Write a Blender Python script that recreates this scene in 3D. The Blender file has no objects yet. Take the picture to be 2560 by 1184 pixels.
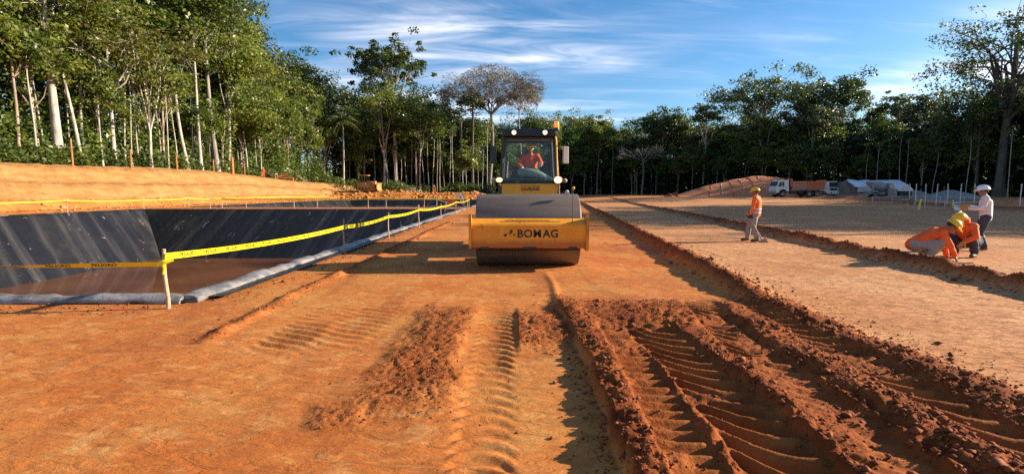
import bpy, bmesh, math, random
import numpy as np
from mathutils import Vector, Matrix

# ------------------------------------------------------------------ camera, sky, sun, exposure
sc = bpy.context.scene
COL = sc.collection
SKYO = 0.6; SKYR = -0.7
CAM_H, PITCH, F = 1.55, math.radians(5.12), 1250.0          # F in pixels of the 2560 px wide photograph
cam = bpy.data.cameras.new('camera')
cam.sensor_width = 36.0; cam.lens = F / 2560 * 36.0
cam.clip_start = 0.05; cam.clip_end = 3000
cam_o = bpy.data.objects.new('camera', cam); COL.objects.link(cam_o)
cam_o.location = (0, 0, CAM_H); cam_o.rotation_euler = (math.radians(90) - PITCH, 0, 0)
sc.camera = cam_o

SUN_EL, SUN_AZ = math.radians(21), math.radians(82)         # azimuth clockwise from +Y
SUN_DIR = Vector((math.cos(SUN_EL) * math.sin(SUN_AZ), math.cos(SUN_EL) * math.cos(SUN_AZ), math.sin(SUN_EL)))
world = bpy.data.worlds.new('World'); sc.world = world; world.use_nodes = True
wn, wl = world.node_tree.nodes, world.node_tree.links
for n in list(wn): wn.remove(n)
def wnode(t, **k):
    n = wn.new(t)
    for a, b in k.items(): setattr(n, a, b)
    return n
def wmath(op, a, b=None):
    n = wnode('ShaderNodeMath', operation=op)
    for i, v in enumerate((a, b)):
        if v is None: continue
        if hasattr(v, 'is_linked'): wl.new(v, n.inputs[i])
        else: n.inputs[i].default_value = v
    return n.outputs[0]
sky = wnode('ShaderNodeTexSky', sky_type='NISHITA', sun_disc=False)
sky.sun_elevation = SUN_EL; sky.sun_rotation = SUN_AZ
sky.air_density = 1.0; sky.dust_density = 0.5; sky.ozone_density = 3.0; sky.altitude = 100
hsv = wnode('ShaderNodeHueSaturation'); hsv.inputs['Saturation'].default_value = 1.27
wl.new(sky.outputs[0], hsv.inputs['Color'])
tc = wnode('ShaderNodeTexCoord')
sep = wnode('ShaderNodeSeparateXYZ'); wl.new(tc.outputs['Generated'], sep.inputs[0])
zz = wmath('ADD', wmath('MAXIMUM', sep.outputs[2], 0.0), 0.10)   # project the view direction on a high cloud layer
cu, cv = wmath('DIVIDE', sep.outputs[0], zz), wmath('DIVIDE', sep.outputs[1], zz)
comb = wnode('ShaderNodeCombineXYZ'); wl.new(cu, comb.inputs[0]); wl.new(cv, comb.inputs[1])
def cloud(rot, scale, nscale, detail, rough, dist, off):
    mp = wnode('ShaderNodeMapping'); mp.inputs['Rotation'].default_value = (0, 0, rot)
    mp.inputs['Scale'].default_value = (scale[0], scale[1], 1); mp.inputs['Location'].default_value = (off[0], off[1], 0)
    wl.new(comb.outputs[0], mp.inputs['Vector'])
    n = wnode('ShaderNodeTexNoise'); n.inputs['Scale'].default_value = nscale; n.inputs['Detail'].default_value = detail
    n.inputs['Roughness'].default_value = rough; n.inputs['Distortion'].default_value = dist
    wl.new(mp.outputs[0], n.inputs['Vector'])
    return n.outputs['Fac']
def wramp(v, lo, hi):
    r = wnode('ShaderNodeMapRange', interpolation_type='SMOOTHSTEP'); wl.new(v, r.inputs[0])
    r.inputs[1].default_value = lo; r.inputs[2].default_value = hi
    return r.outputs[0]
c_big = wramp(cloud(SKYR, (0.55, 1.0), 0.62, 2.0, 0.5, 0.4, (SKYO, 1.7)), 0.50, 0.66)
c_str = wramp(cloud(SKYR, (0.45, 1.7), 1.5, 9.0, 0.60, 0.9, (0.4, 2.9)), 0.34, 0.70)
c_fin = wramp(cloud(SKYR, (0.5, 2.6), 1.7, 10.0, 0.62, 1.0, (5.0, 0.3)), 0.44, 0.80)
cm = wmath('ADD', wmath('MULTIPLY', wmath('MULTIPLY', c_big, c_str), 1.2), wmath('MULTIPLY', c_fin, 0.20))
cm = wmath('MINIMUM', wmath('MULTIPLY', cm, 0.8), 0.62)
mix = wnode('ShaderNodeMix', data_type='RGBA'); wl.new(cm, mix.inputs[0])
wl.new(hsv.outputs[0], mix.inputs[6]); mix.inputs[7].default_value = (8.8, 8.5, 9.0, 1)
bg = wnode('ShaderNodeBackground'); bg.inputs[1].default_value = 0.079
wl.new(mix.outputs[2], bg.inputs[0])
wo = wnode('ShaderNodeOutputWorld'); wl.new(bg.outputs[0], wo.inputs[0])

sun = bpy.data.lights.new('sun', 'SUN'); sun.energy = 5.0; sun.angle = math.radians(0.5); sun.color = (1.0, 0.85, 0.64)
sun_o = bpy.data.objects.new('sun', sun); COL.objects.link(sun_o)
sun_o.rotation_euler = SUN_DIR.to_track_quat('Z', 'Y').to_euler(); sun_o.location = (60, 5, 60)
vs = sc.view_settings
vs.view_transform = 'Standard'; vs.look = 'None'; vs.exposure = 1.18; vs.gamma = 1.0; vs.use_curve_mapping = False
sc.render.engine = 'CYCLES'; sc.render.filter_size = 1.2
cy = sc.cycles
cy.max_bounces = 6; cy.diffuse_bounces = 3; cy.glossy_bounces = 3; cy.transmission_bounces = 4; cy.transparent_max_bounces = 8
cy.use_denoising = False; cy.sample_clamp_indirect = 6.0; cy.volume_bounces = 0; cy.volume_step_rate = 10.0
cy.caustics_reflective = False; cy.caustics_refractive = False

# ------------------------------------------------------------------ helpers
RNG = np.random.default_rng(7)
random.seed(7)
CT, ST = math.cos(PITCH), math.sin(PITCH)
def ray(px, py):
    a, b = (px - 1280) / F, (592 - py) / F
    return Vector((a, CT + b * ST, -ST + b * CT))
def gp(px, py, z=0.0):                       # where the ray through a pixel meets height z
    d = ray(px, py); t = (z - CAM_H) / d.z
    return Vector((d.x * t, d.y * t, z))
def xa(px, Y, z=0.5):                        # x of pixel column at distance Y
    return (px - 1280) / F * (Y * CT + (CAM_H - z) * ST)
def za(py, Y):                               # height seen in pixel row at distance Y
    d = ray(1280, py); return CAM_H + d.z / d.y * Y
def sm(x, a, b):
    t = np.clip((np.asarray(x, float) - a) / (b - a), 0, 1); return t * t * (3 - 2 * t)
def h01(xi, yi, seed):
    h = (xi.astype(np.int64) * 374761393 + yi.astype(np.int64) * 668265263 + seed * 1442695041) & 0xffffffff
    h = ((h ^ (h >> 13)) * 1274126177) & 0xffffffff
    return ((h ^ (h >> 16)) & 0xffffff) / float(0xffffff)
def vn(x, y, seed=0):
    xf, yf = np.floor(x), np.floor(y); u, v = x - xf, y - yf
    u = u * u * (3 - 2 * u); v = v * v * (3 - 2 * v)
    a, b = h01(xf, yf, seed), h01(xf + 1, yf, seed); c, d = h01(xf, yf + 1, seed), h01(xf + 1, yf + 1, seed)
    return (a + (b - a) * u) * (1 - v) + (c + (d - c) * u) * v
def fbm(x, y, o=4, seed=0, g=0.5):
    s, a, t = 0, 1, 0
    for i in range(o):
        s = s + a * vn(x * 2 ** i + i * 17.3, y * 2 ** i + i * 5.1, seed + i); t += a; a *= g
    return s / t
def clod(x, y, seed=0):                      # lumps: 0 between, 1 on top of a lump
    xf, yf = np.floor(x), np.floor(y); best = np.full(np.shape(x), 9.0)
    for i in (-1, 0, 1):
        for j in (-1, 0, 1):
            cx, cyy = xf + i, yf + j
            d = (cx + h01(cx, cyy, seed) - x) ** 2 + (cyy + h01(cx, cyy, seed + 3) - y) ** 2
            r = 0.35 + 0.65 * h01(cx, cyy, seed + 5)
            best = np.minimum(best, np.sqrt(d) / r)
    return np.sqrt(np.clip(1 - best, 0, 1))

def N(nt, t, **k):
    n = nt.nodes.new(t)
    for a, b in k.items(): setattr(n, a, b)
    return n
def new_mat(name):
    m = bpy.data.materials.new(name); m.use_nodes = True
    nt = m.node_tree; return m, nt, nt.nodes['Principled BSDF']
def noise_node(nt, scale, detail=4, rough=0.55, vec=None, dist=0.0):
    n = N(nt, 'ShaderNodeTexNoise'); n.inputs['Scale'].default_value = scale; n.inputs['Detail'].default_value = detail
    n.inputs['Roughness'].default_value = rough; n.inputs['Distortion'].default_value = dist
    if vec is not None: nt.links.new(vec, n.inputs['Vector'])
    return n.outputs['Fac']
def mapr(nt, v, lo, hi, a=0.0, b=1.0, smooth=True):
    r = N(nt, 'ShaderNodeMapRange', interpolation_type='SMOOTHSTEP' if smooth else 'LINEAR'); nt.links.new(v, r.inputs[0])
    for i, q in zip((1, 2, 3, 4), (lo, hi, a, b)): r.inputs[i].default_value = q
    return r.outputs[0]
def mixc(nt, f, a, b, mode='MIX'):
    m = N(nt, 'ShaderNodeMix', data_type='RGBA', blend_type=mode)
    for s, v in ((0, f), (6, a), (7, b)):
        if hasattr(v, 'is_linked'): nt.links.new(v, m.inputs[s])
        elif s == 0: m.inputs[0].default_value = v
        else: m.inputs[s].default_value = (*v[:3], 1)
    return m.outputs[2]
def mth(nt, op, a, b=None):
    n = N(nt, 'ShaderNodeMath', operation=op)
    for i, v in enumerate((a, b)):
        if v is None: continue
        if hasattr(v, 'is_linked'): nt.links.new(v, n.inputs[i])
        else: n.inputs[i].default_value = v
    return n.outputs[0]
def mapping(nt, vec, scale=(1, 1, 1), rot=(0, 0, 0), loc=(0, 0, 0)):
    mp = N(nt, 'ShaderNodeMapping'); nt.links.new(vec, mp.inputs['Vector'])
    mp.inputs['Scale'].default_value = scale; mp.inputs['Rotation'].default_value = rot; mp.inputs['Location'].default_value = loc
    return mp.outputs[0]
def bump(nt, bs, h, strength, dist=0.02):
    b = N(nt, 'ShaderNodeBump'); b.inputs['Strength'].default_value = strength; b.inputs['Distance'].default_value = dist
    nt.links.new(h, b.inputs['Height']); nt.links.new(b.outputs[0], bs.inputs['Normal'])
DUST = (0.40, 0.19, 0.08)
def pmat(name, col, rough=0.6, metal=0.0, var=0.15, scale=3.0, dirt=0.0, bmp=0.0, dscale=2.5, dcol=DUST):
    m, nt, bs = new_mat(name)
    g = N(nt, 'ShaderNodeTexCoord').outputs['Object']
    n = noise_node(nt, scale, 6, 0.6, g)
    lo = tuple(c * (1 - var) for c in col); hi = tuple(min(1, c * (1 + var)) for c in col)
    c = mixc(nt, mapr(nt, n, 0.3, 0.7), lo, hi)
    if dirt > 0:
        d = noise_node(nt, dscale, 8, 0.68, g, 0.4)
        c = mixc(nt, mapr(nt, d, 0.62 - 0.35 * dirt, 0.80 - 0.2 * dirt, 0, min(1, 0.5 + dirt * 0.5)), c, dcol)
    nt.links.new(c, bs.inputs['Base Color'])
    bs.inputs['Roughness'].default_value = rough; bs.inputs['Metallic'].default_value = metal
    if bmp > 0: bump(nt, bs, noise_node(nt, scale * 6, 4, 0.6, g), bmp, 0.01)
    return m
def emat(name, col, s):
    m, nt, bs = new_mat(name)
    bs.inputs['Base Color'].default_value = (*col, 1); bs.inputs['Emission Color'].default_value = (*col, 1)
    bs.inputs['Emission Strength'].default_value = s
    return m

def mesh_np(name, v, quads=None, tris=None, smooth=False):
    me = bpy.data.meshes.new(name)
    v = np.asarray(v, np.float32)
    fs, tot = [], []
    if quads is not None and len(quads): fs.append(np.asarray(quads, np.int32).ravel()); tot.append(np.full(len(quads), 4, np.int32))
    if tris is not None and len(tris): fs.append(np.asarray(tris, np.int32).ravel()); tot.append(np.full(len(tris), 3, np.int32))
    li = np.concatenate(fs); tt = np.concatenate(tot)
    me.vertices.add(len(v)); me.vertices.foreach_set('co', v.ravel())
    me.loops.add(len(li)); me.loops.foreach_set('vertex_index', li)
    me.polygons.add(len(tt)); st = np.zeros(len(tt), np.int32); st[1:] = np.cumsum(tt)[:-1]
    me.polygons.foreach_set('loop_start', st); me.polygons.foreach_set('loop_total', tt)
    if smooth: me.polygons.foreach_set('use_smooth', np.ones(len(tt), bool))
    me.update(calc_edges=True); me.validate()
    return me
def attr(me, name, data, dom='POINT'):
    a = me.attributes.new(name, 'FLOAT', dom); a.data.foreach_set('value', np.asarray(data, np.float32).ravel())
def link(name, me, mat=None, parent=None, loc=None):
    o = bpy.data.objects.new(name, me); COL.objects.link(o)
    if mat is not None and me is not None and len(me.materials) == 0: me.materials.append(mat)
    if parent is not None: o.parent = parent
    if loc is not None: o.location = loc
    return o
def tag(o, label=None, cat=None, group=None, kind=None):
    for k, v in (('label', label), ('category', cat), ('group', group), ('kind', kind)):
        if v: o[k] = v
    return o
def thing(name, label, cat, loc=(0, 0, 0), rz=0.0, group=None, scale=1.0):
    o = bpy.data.objects.new(name, None); COL.objects.link(o); o.empty_display_size = 0.2
    o.location = loc; o.rotation_euler = (0, 0, rz); o.scale = (scale,) * 3
    return tag(o, label, cat, group)

class MB:                                     # collects shapes; build() links them as one mesh object
    def __init__(s): s.v, s.f, s.sm = [], [], []
    def add(s, v, f, smooth=False):
        b = len(s.v); s.v += [tuple(p) for p in v]; s.f += [tuple(i + b for i in q) for q in f]; s.sm += [smooth] * len(f); return s
    def box(s, c, d, rot=None, bev=0.0, top=None):
        hx, hy, hz = d[0] / 2, d[1] / 2, d[2] / 2
        tx, ty = (top if top else (1, 1))
        if bev <= 0:
            v = [(-hx, -hy, -hz), (hx, -hy, -hz), (hx, hy, -hz), (-hx, hy, -hz), (-hx * tx, -hy * ty, hz), (hx * tx, -hy * ty, hz), (hx * tx, hy * ty, hz), (-hx * tx, hy * ty, hz)]
            f = [(3, 2, 1, 0), (4, 5, 6, 7), (0, 1, 5, 4), (1, 2, 6, 5), (2, 3, 7, 6), (3, 0, 4, 7)]
        else:
            bm = bmesh.new(); bmesh.ops.create_cube(bm, size=1)
            for q in bm.verts:
                k = (tx, ty) if q.co.z > 0 else (1, 1)
                q.co = Vector((q.co.x * d[0] * k[0], q.co.y * d[1] * k[1], q.co.z * d[2]))
            bmesh.ops.bevel(bm, geom=bm.edges[:], offset=bev, segments=2, affect='EDGES', profile=0.6)
            bm.verts.index_update(); v = [q.co[:] for q in bm.verts]; f = [[q.index for q in p.verts] for p in bm.faces]; bm.free()
        M = rot.to_3x3() if rot is not None else None
        c = Vector(c)
        return s.add([(M @ Vector(p) if M else Vector(p)) + c for p in v], f)
    def tube(s, path, rad, seg=8, caps=True, smooth=True, flat=None):
        P = [Vector(p) for p in path]; R = rad if hasattr(rad, '__len__') else [rad] * len(P)
        v, f = [], []; up = Vector((0, 0, 1)); ref = None
        for i, p in enumerate(P):
            t = (P[min(i + 1, len(P) - 1)] - P[max(i - 1, 0)]).normalized()
            if ref is None: ref = t.cross(up if abs(t.z) < 0.9 else Vector((1, 0, 0))).normalized()
            ref = (ref - t * ref.dot(t)); ref = ref.normalized() if ref.length > 1e-6 else t.orthogonal().normalized()
            b = t.cross(ref)
            for k in range(seg):
                a = 2 * math.pi * k / seg
                v.append(p + (ref * math.cos(a) + b * math.sin(a)) * R[i])
        for i in range(len(P) - 1):
            for k in range(seg):
                k2 = (k + 1) % seg; f.append((i * seg + k, i * seg + k2, (i + 1) * seg + k2, (i + 1) * seg + k))
        s.add(v, f, smooth)
        if caps: s.add(v[:seg], [tuple(range(seg - 1, -1, -1))]); s.add(v[-seg:], [tuple(range(seg))])
        return s
    def cyl(s, p0, p1, r0, r1=None, seg=16): return s.tube([p0, p1], [r0, r0 if r1 is None else r1], seg)
    def lathe(s, prof, c, axis='Z', seg=24, a0=0, a1=2 * math.pi):   # prof: (radius, along)
        full = abs(a1 - a0 - 2 * math.pi) < 1e-6; n = seg if full else seg + 1; v, f = [], []
        for r, h in prof:
            for k in range(n):
                a = a0 + (a1 - a0) * k / seg; x, y = r * math.cos(a), r * math.sin(a)
                p = (x, y, h) if axis == 'Z' else ((h, x, y) if axis == 'X' else (y, h, x))
                v.append(Vector(p) + Vector(c))
        for i in range(len(prof) - 1):
            for k in range(seg):
                k2 = (k + 1) % n; f.append((i * n + k, i * n + k2, (i + 1) * n + k2, (i + 1) * n + k))
        return s.add(v, f, True)
    def prism(s, poly, axis, a, b):            # polygon in the other two axes, extruded from a to b along axis
        def P(p, h): return (h, p[0], p[1]) if axis == 'X' else ((p[0], h, p[1]) if axis == 'Y' else (p[0], p[1], h))
        n = len(poly); v = [P(p, a) for p in poly] + [P(p, b) for p in poly]
        f = [tuple(range(n - 1, -1, -1)), tuple(range(n, 2 * n))] + [(i, (i + 1) % n, n + (i + 1) % n, n + i) for i in range(n)]
        return s.add(v, f)
    def ell(s, c, r, rot=None, seg=14, rings=9, zmin=-1.0):
        v, f = [], []; M = rot.to_3x3() if rot is not None else None; a0 = math.asin(max(-1, zmin))
        for i in range(rings + 1):
            th = a0 + (math.pi / 2 - a0) * i / rings
            for k in range(seg):
                a = 2 * math.pi * k / seg
                p = Vector((r[0] * math.cos(th) * math.cos(a), r[1] * math.cos(th) * math.sin(a), r[2] * math.sin(th)))
                v.append((M @ p if M else p) + Vector(c))
        for i in range(rings):
            for k in range(seg):
                k2 = (k + 1) % seg; f.append((i * seg + k, i * seg + k2, (i + 1) * seg + k2, (i + 1) * seg + k))
        return s.add(v, f, True)
    def mesh(s, name):
        me = bpy.data.meshes.new(name); me.from_pydata(s.v, [], s.f)
        me.polygons.foreach_set('use_smooth', s.sm); me.update()
        bm = bmesh.new(); bm.from_mesh(me); bmesh.ops.recalc_face_normals(bm, faces=bm.faces[:]); bm.to_mesh(me); bm.free()
        return me
    def build(s, name, mat, parent=None, loc=None): return link(name, s.mesh(name), mat, parent, loc)
def RZ(a): return Matrix.Rotation(a, 4, 'Z')
def RX(a): return Matrix.Rotation(a, 4, 'X')
def RY(a): return Matrix.Rotation(a, 4, 'Y')
# ------------------------------------------------------------------ terrain
PIT1 = (-33.0, -4.45, 7.15, 45.0, 4.0)       # x0 x1 y0 y1 depth, walls at 45 degrees
PIT2 = (-33.0, -4.3, 51.5, 101.0, 4.0)
def lineA(y): return 2.75 + 0.1 * y + 0.28 * (1 - sm(y, 3.2, 6.5))
def lineB(y): return 6.9 + 0.135 * y
def lineC(y): return 30.3 + 0.245 * y
def lineD(y): return 0.66 + 0.03 * np.sin(np.asarray(y) * 1.7)
def bank_top(y): return 4.4 - 1.1 * sm(y, 85, 135) - 1.9 * sm(y, 135, 165) + 0.25 * np.sin(np.asarray(y) * 0.11)
def pit_in(x, y, p): return np.minimum(np.minimum(x - p[0], p[1] - x), np.minimum(y - p[2], p[3] - y))
def tri(t): t = t - np.floor(t); return np.where(t < 0.62, np.minimum(1, np.minimum(t, 0.62 - t) / 0.13), 0.0)
def masks(x, y):
    near = 1 - sm(y, 6.2, 7.6)
    rag = 0.25 * (fbm(x * 3, y * 3, 3, 31) - 0.5)
    loose = sm(x + 0.3 * rag, lineD(y) - 0.025, lineD(y) + 0.025) * (1 - sm(x + rag, lineA(y) + 0.15, lineA(y) + 0.40)) * near
    dA, dB, dC = x - lineA(y), x - lineB(y), x - lineC(y)
    rA = np.where(dA < 0, np.exp(-((dA + 0.0) / 0.15) ** 2), np.exp(-(dA / 0.30) ** 2))
    rB = np.where(dB < 0, np.exp(-(dB / 0.15) ** 2), np.exp(-(dB / 0.34) ** 2))
    rC = np.exp(-(dC / 0.9) ** 2) * (y > 25)
    return near, loose, rA, rB, rC
def patch(x, y):                              # loose crumbs thrown up by the tyre on the lane in front
    r = 0.16 * (fbm(x * 2.2, y * 2.2, 3, 77) - 0.5) * 2
    a = sm(x + r, -1.30, -0.95) * (1 - sm(x + 0.6 * r, -0.58, -0.36)) * sm(y + r, 2.9, 4.0) * (1 - sm(y + 2 * r, 6.2, 7.2))
    b = sm(x, 0.03, 0.08) * (1 - sm(x + r, 0.6, 0.75)) * sm(y + r * 2, 4.5, 5.2) * (1 - sm(y + 2 * r, 6.1, 6.8))
    c = 0.6 * sm(x + r, -1.5, -1.3) * (1 - sm(x + r, -1.15, -1.0)) * sm(y + r, 3.05, 3.2) * (1 - sm(y + r, 3.4, 3.7))
    return np.clip(np.maximum(np.maximum(a, b), c), 0, 1)
def tracks(x, y, near):
    """tyre marks: returns (depth to take off, tread relief, how smooth)"""
    dep = 0; rel = 0; smo = 0
    for cx, hw, d, pitch, slope, sk, y0, y1, amp in ((1.04, 0.17, 0.018, 0.145, 0.15, 1, 0.5, 6.0, 0.042), (1.48, 0.27, 0.038, 0.235, 0.95, 1, 0.5, 5.8, 0.070),
                                                     (2.16, 0.24, 0.032, 0.20, 0.9, 1, 0.5, 7.4, 0.056), (3.00, 0.21, 0.022, 0.235, 0.8, 1, 0.5, 7.2, 0.054)):
        c = cx + 0.05 * np.sin(y * 0.9 + cx * 3) + ((0.13 if cx < 2.5 else 0.06) * (y - 3.5) if cx > 2 else 0.02 * (y - 3.5))
        if 2 < cx < 2.5: amp = amp * (0.35 + 0.65 * sm(y, 3.9, 4.6))
        u = (x - c) / hw
        w = (1 - sm(np.abs(u), 0.88, 1.08)) * sm(y, y0, y0 + 0.3) * (1 - sm(y, y1 - 0.8, y1))
        dep = dep + w * d
        ph = (y + sk * slope * hw * (u - 0.5 * u * u)) / pitch + 0.5 * (fbm(x * 1.1, y * 1.1, 2, 5) - 0.5)
        fr = ph - np.floor(ph)
        ridge = np.where(fr < 0.42, sm(fr, 0.0, 0.42), sm(1 - fr, 0.0, 0.58)) ** 1.2          # steep on one side, like a lug pulled out of soft soil
        worn = sm(fbm(x * 1.7 + cx * 9, y * 1.7, 3, 9), 0.30, 0.52)
        rel = rel + w * amp * (ridge - 0.55) * worn * (1 - sm(np.abs(u), 0.72, 1.0)); smo = np.maximum(smo, w * (0.4 + 0.6 * worn))
    return dep, rel, smo
def H(x, y, fine=True):
    x = np.asarray(x, float); y = np.asarray(y, float)
    ay = np.abs(y)
    z = 0.10 * (fbm(x * 0.05, y * 0.05, 2, 1) - 0.5) * sm(ay, 15, 60)
    z = z + 0.03 * sm(x - lineA(y), 0.0, 0.4) + 0.03 * sm(x - lineB(y), 0, 0.4)
    z = z + 0.62 * sm(y, 45, 85) * sm(x, 12, 30)
    near, loose, rA, rB, rC = masks(x + 0.06 * (fbm(x * 3.1, y * 3.1, 3, 71) - 0.5), y)
    lump = fbm(x * 2.1, y * 2.1, 3, 21)
    z = z + rA * (0.22 + 0.10 * (lump - 0.5)) * (0.18 + 0.82 * sm(y, 5.0, 9.0)) + rB * (0.21 + 0.2 * (lump - 0.5)) + rC * (0.42 + 0.2 * (fbm(x * .7, y * .7, 2, 8) - 0.5))
    z = z + 0.05 * np.exp(-((x + 3.25 + 0.05 * np.sin(y)) / 0.09) ** 2) * sm(y, 4.9, 5.6) * (1 - sm(y, 22, 30)) * (0.4 + 1.2 * vn(x * 4, y * 4, 3))
    z = z + 0.03 * np.exp(-((x - lineD(y) + 0.0) / 0.06) ** 2) * sm(y, 6, 6.6) * (1 - sm(y, 8.6, 10))
    # loose layer between the two edges in front
    hD = 0.050 + 0.048 * (1 - sm(y, 3.0, 6.2))
    dep, rel, smo = tracks(x, y, near)
    crest = np.exp(-((x - lineD(y) - 0.16) / 0.11) ** 2) * near
    midm = np.exp(-((x - 1.86 - 0.04 * (y - 3.5)) / 0.20) ** 2) * near * sm(6.4 - y, 0, 1) + np.exp(-((x - 2.60 - 0.06 * (y - 3.5)) / 0.22) ** 2) * near * sm(7.0 - y, 0, 1)
    rut = np.exp(-((x - 2.44 - 0.06 * (y - 3.5)) / 0.05) ** 2) * near * sm(6.8 - y, 0, 1)
    z = z + loose * (hD * (0.85 + 0.5 * (fbm(x * 1.4, y * 1.4, 3, 41) - 0.5)) - dep + rel) + crest * 0.025 * (0.5 + lump) + midm * 0.035 * (0.4 + 1.2 * lump) - rut * 0.035 * loose
    # wheel mark and crumbs on the lane in front of the roller
    u = (x + 0.18) / 0.21
    w = (1 - sm(np.abs(u), 0.65, 1.1)) * sm(y, 1.5, 1.8) * (1 - sm(y, 6.0, 7.5))
    z = z + w * (0.017 * np.sin(2 * math.pi * (y + 0.09 * u * u + 0.03 * u) / 0.165 + 0.8 * (fbm(x, y, 2, 13) - 0.5)) * (0.35 + vn(x * 2, y * 2, 12)) - 0.003)
    for tx, ta in ((-2.35, 0.014), (-1.75, 0.012)):
        u2 = (x - tx) / 0.28
        w2 = (1 - sm(np.abs(u2), 0.8, 1.1)) * sm(y, 4.5, 5.0) * (1 - sm(y, 6.2, 7.2))
        z = z + w2 * ta * np.sin(2 * math.pi * (y + 0.12 * u2) / 0.17) * (0.2 + 1.2 * vn(x * 3, y * 3, 14))
    if fine:
        pt = patch(x, y)
        rough = np.clip(loose * (1 - 0.87 * smo) + 0.9 * rA * sm(60 - y, 0, 30) + 0.9 * rB * sm(40 - y, 0, 20) + pt * 0.5, 0, 1)
        z = z + rough * (0.042 * clod(x * 8, y * 8, 2) * sm(fbm(x * 1.8, y * 1.8, 2, 55), 0.36, 0.56) + 0.026 * clod(x * 17, y * 17, 4))
        z = z + pt * (0.016 * clod(x * 15, y * 15, 6) + 0.014 * clod(x * 30, y * 30, 16))
        z = z + 0.007 * (fbm(x * 5, y * 5, 4, 61) - 0.5) * (1 - sm(ay, 15, 30))
    # cut bank on the left and the fill behind the pits
    top = bank_top(y)
    wav = 0.5 * (fbm(y * 0.25, x * 0.05, 3, 91) - 0.5)
    t = np.clip((-(x + wav) - 36.2) / 8.2, 0, 1)
    stair = t + 0.06 * np.sin(t * 2 * math.pi * 2.6 + 0.3 + 0.8 * (fbm(y * 0.12, t * 0.0, 2, 92) - 0.5)) * sm(t, 0, 0.1) * sm(1 - t, 0, 0.1) + 0.05 * (fbm(y * 1.6 + x * 1.3, x * 0.4, 3, 93) - 0.5) * sm(t, 0.02, 0.1)
    left = top * np.clip(stair, 0, 1.02) + np.clip(-x - 44.5, 0, 60) * 0.05
    left = left + 0.30 * np.exp(-((x + 36.3) / 0.9) ** 2) * (fbm(x * 1.2, y * 1.2, 3, 95))
    back = 1.35 * sm(y + 3 * (fbm(x * 0.2, y * 0.2, 2, 97) - 0.5), 103, 114) * (1 - sm(x, -9, -2)) + 0.5 * sm(y, 104, 110) * (1 - sm(x, -6, 0)) * (1 - sm(y, 125, 140)) * (fbm(x * 0.9, y * 0.9, 3, 99) - 0.4)
    back = back + 0.55 * np.exp(-(((x + 32) / 9) ** 2 + ((y - 113) / 6) ** 2))
    left = left * (1 - sm(y, 175, 230) * 0.6)
    z = np.maximum(z + np.clip(back, 0, 9) * (x < 5), np.where(x < -35.0, left, -9))
    for p in (PIT1, PIT2):
        d = pit_in(x, y, p); off = 0.30 if p is PIT1 else 0.7
        z = np.where(d > -0.05, np.minimum(z, -np.clip(d + 0.1, 0, p[4]) - off * sm(d, -0.05, 0.4)), z)
    return z

ys = [1.4]
while ys[-1] < 8: ys.append(ys[-1] * 1.0052)
while ys[-1] < 60: ys.append(ys[-1] * 1.0088)
while ys[-1] < 125: ys.append(ys[-1] * 1.011)
while ys[-1] < 430: ys.append(ys[-1] * 1.035)
ys = np.array(ys)
s_in = np.arange(-1.16, 1.1601, 0.0038)
s_out = 1.16 * 1.045 ** np.arange(1, 40)
ss = np.concatenate([-s_out[::-1], s_in, s_out])
GX = np.clip(ys[:, None] * ss[None, :], -440, 440); GY = np.repeat(ys[:, None], len(ss), 1)
GZ = H(GX, GY)
R_, C_ = GX.shape
def hz(x, y):                                 # height of the finished ground sheet at a point
    i = int(np.clip(np.searchsorted(ys, y) - 1, 0, R_ - 2)); j = int(np.clip(np.searchsorted(ss, x / y) - 1, 0, C_ - 2))
    a = (y - ys[i]) / (ys[i + 1] - ys[i]); b = (x / y - ss[j]) / (ss[j + 1] - ss[j])
    return float((GZ[i, j] * (1 - b) + GZ[i, j + 1] * b) * (1 - a) + (GZ[i + 1, j] * (1 - b) + GZ[i + 1, j + 1] * b) * a)
idx = np.arange(R_ * C_).reshape(R_, C_)
q = np.stack([idx[:-1, :-1], idx[:-1, 1:], idx[1:, 1:], idx[1:, :-1]], -1).reshape(-1, 4)
gv = np.stack([GX, GY, GZ], -1).reshape(-1, 3)
nb = len(gv)
gv = np.concatenate([gv, np.array([(-300, -150, -0.03), (300, -150, -0.03), (300, 1.45, -0.03), (-300, 1.45, -0.03)])])
q = np.concatenate([q, np.array([[nb, nb + 1, nb + 2, nb + 3]])])
gme = mesh_np('ground', gv, q, smooth=True)
fx, fy = gv[:, 0], gv[:, 1]
near_, loose_, rA_, rB_, rC_ = masks(fx, fy)
dep_, rel_, smo_ = tracks(fx, fy, near_)
attr(gme, 'loose', np.clip(np.maximum.reduce([loose_ * (1 - 0.25 * smo_), rA_ * 1.1 * sm(fx - lineA(fy), 0.6, -0.0), rB_ * 1.1, rC_, 0.80 * patch(fx, fy), 0.7 * np.exp(-((fx + 3.25) / 0.12) ** 2) * (fy > 5) * (fy < 26)]), 0, 1))
attr(gme, 'pale', sm(fx - lineA(fy), 0.1, 0.5) * (1 - 0.5 * sm(fy, 60, 110)))
attr(gme, 'bank', sm(-fx, 36.6, 38.0) * sm(fy, -50, 0))
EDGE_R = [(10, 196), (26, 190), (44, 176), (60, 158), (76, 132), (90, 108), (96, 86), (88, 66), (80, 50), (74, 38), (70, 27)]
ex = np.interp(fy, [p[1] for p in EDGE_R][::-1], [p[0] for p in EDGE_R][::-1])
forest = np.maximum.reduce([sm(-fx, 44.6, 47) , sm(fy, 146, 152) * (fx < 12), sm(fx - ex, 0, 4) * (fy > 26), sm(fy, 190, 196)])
attr(gme, 'forest', forest)

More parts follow.
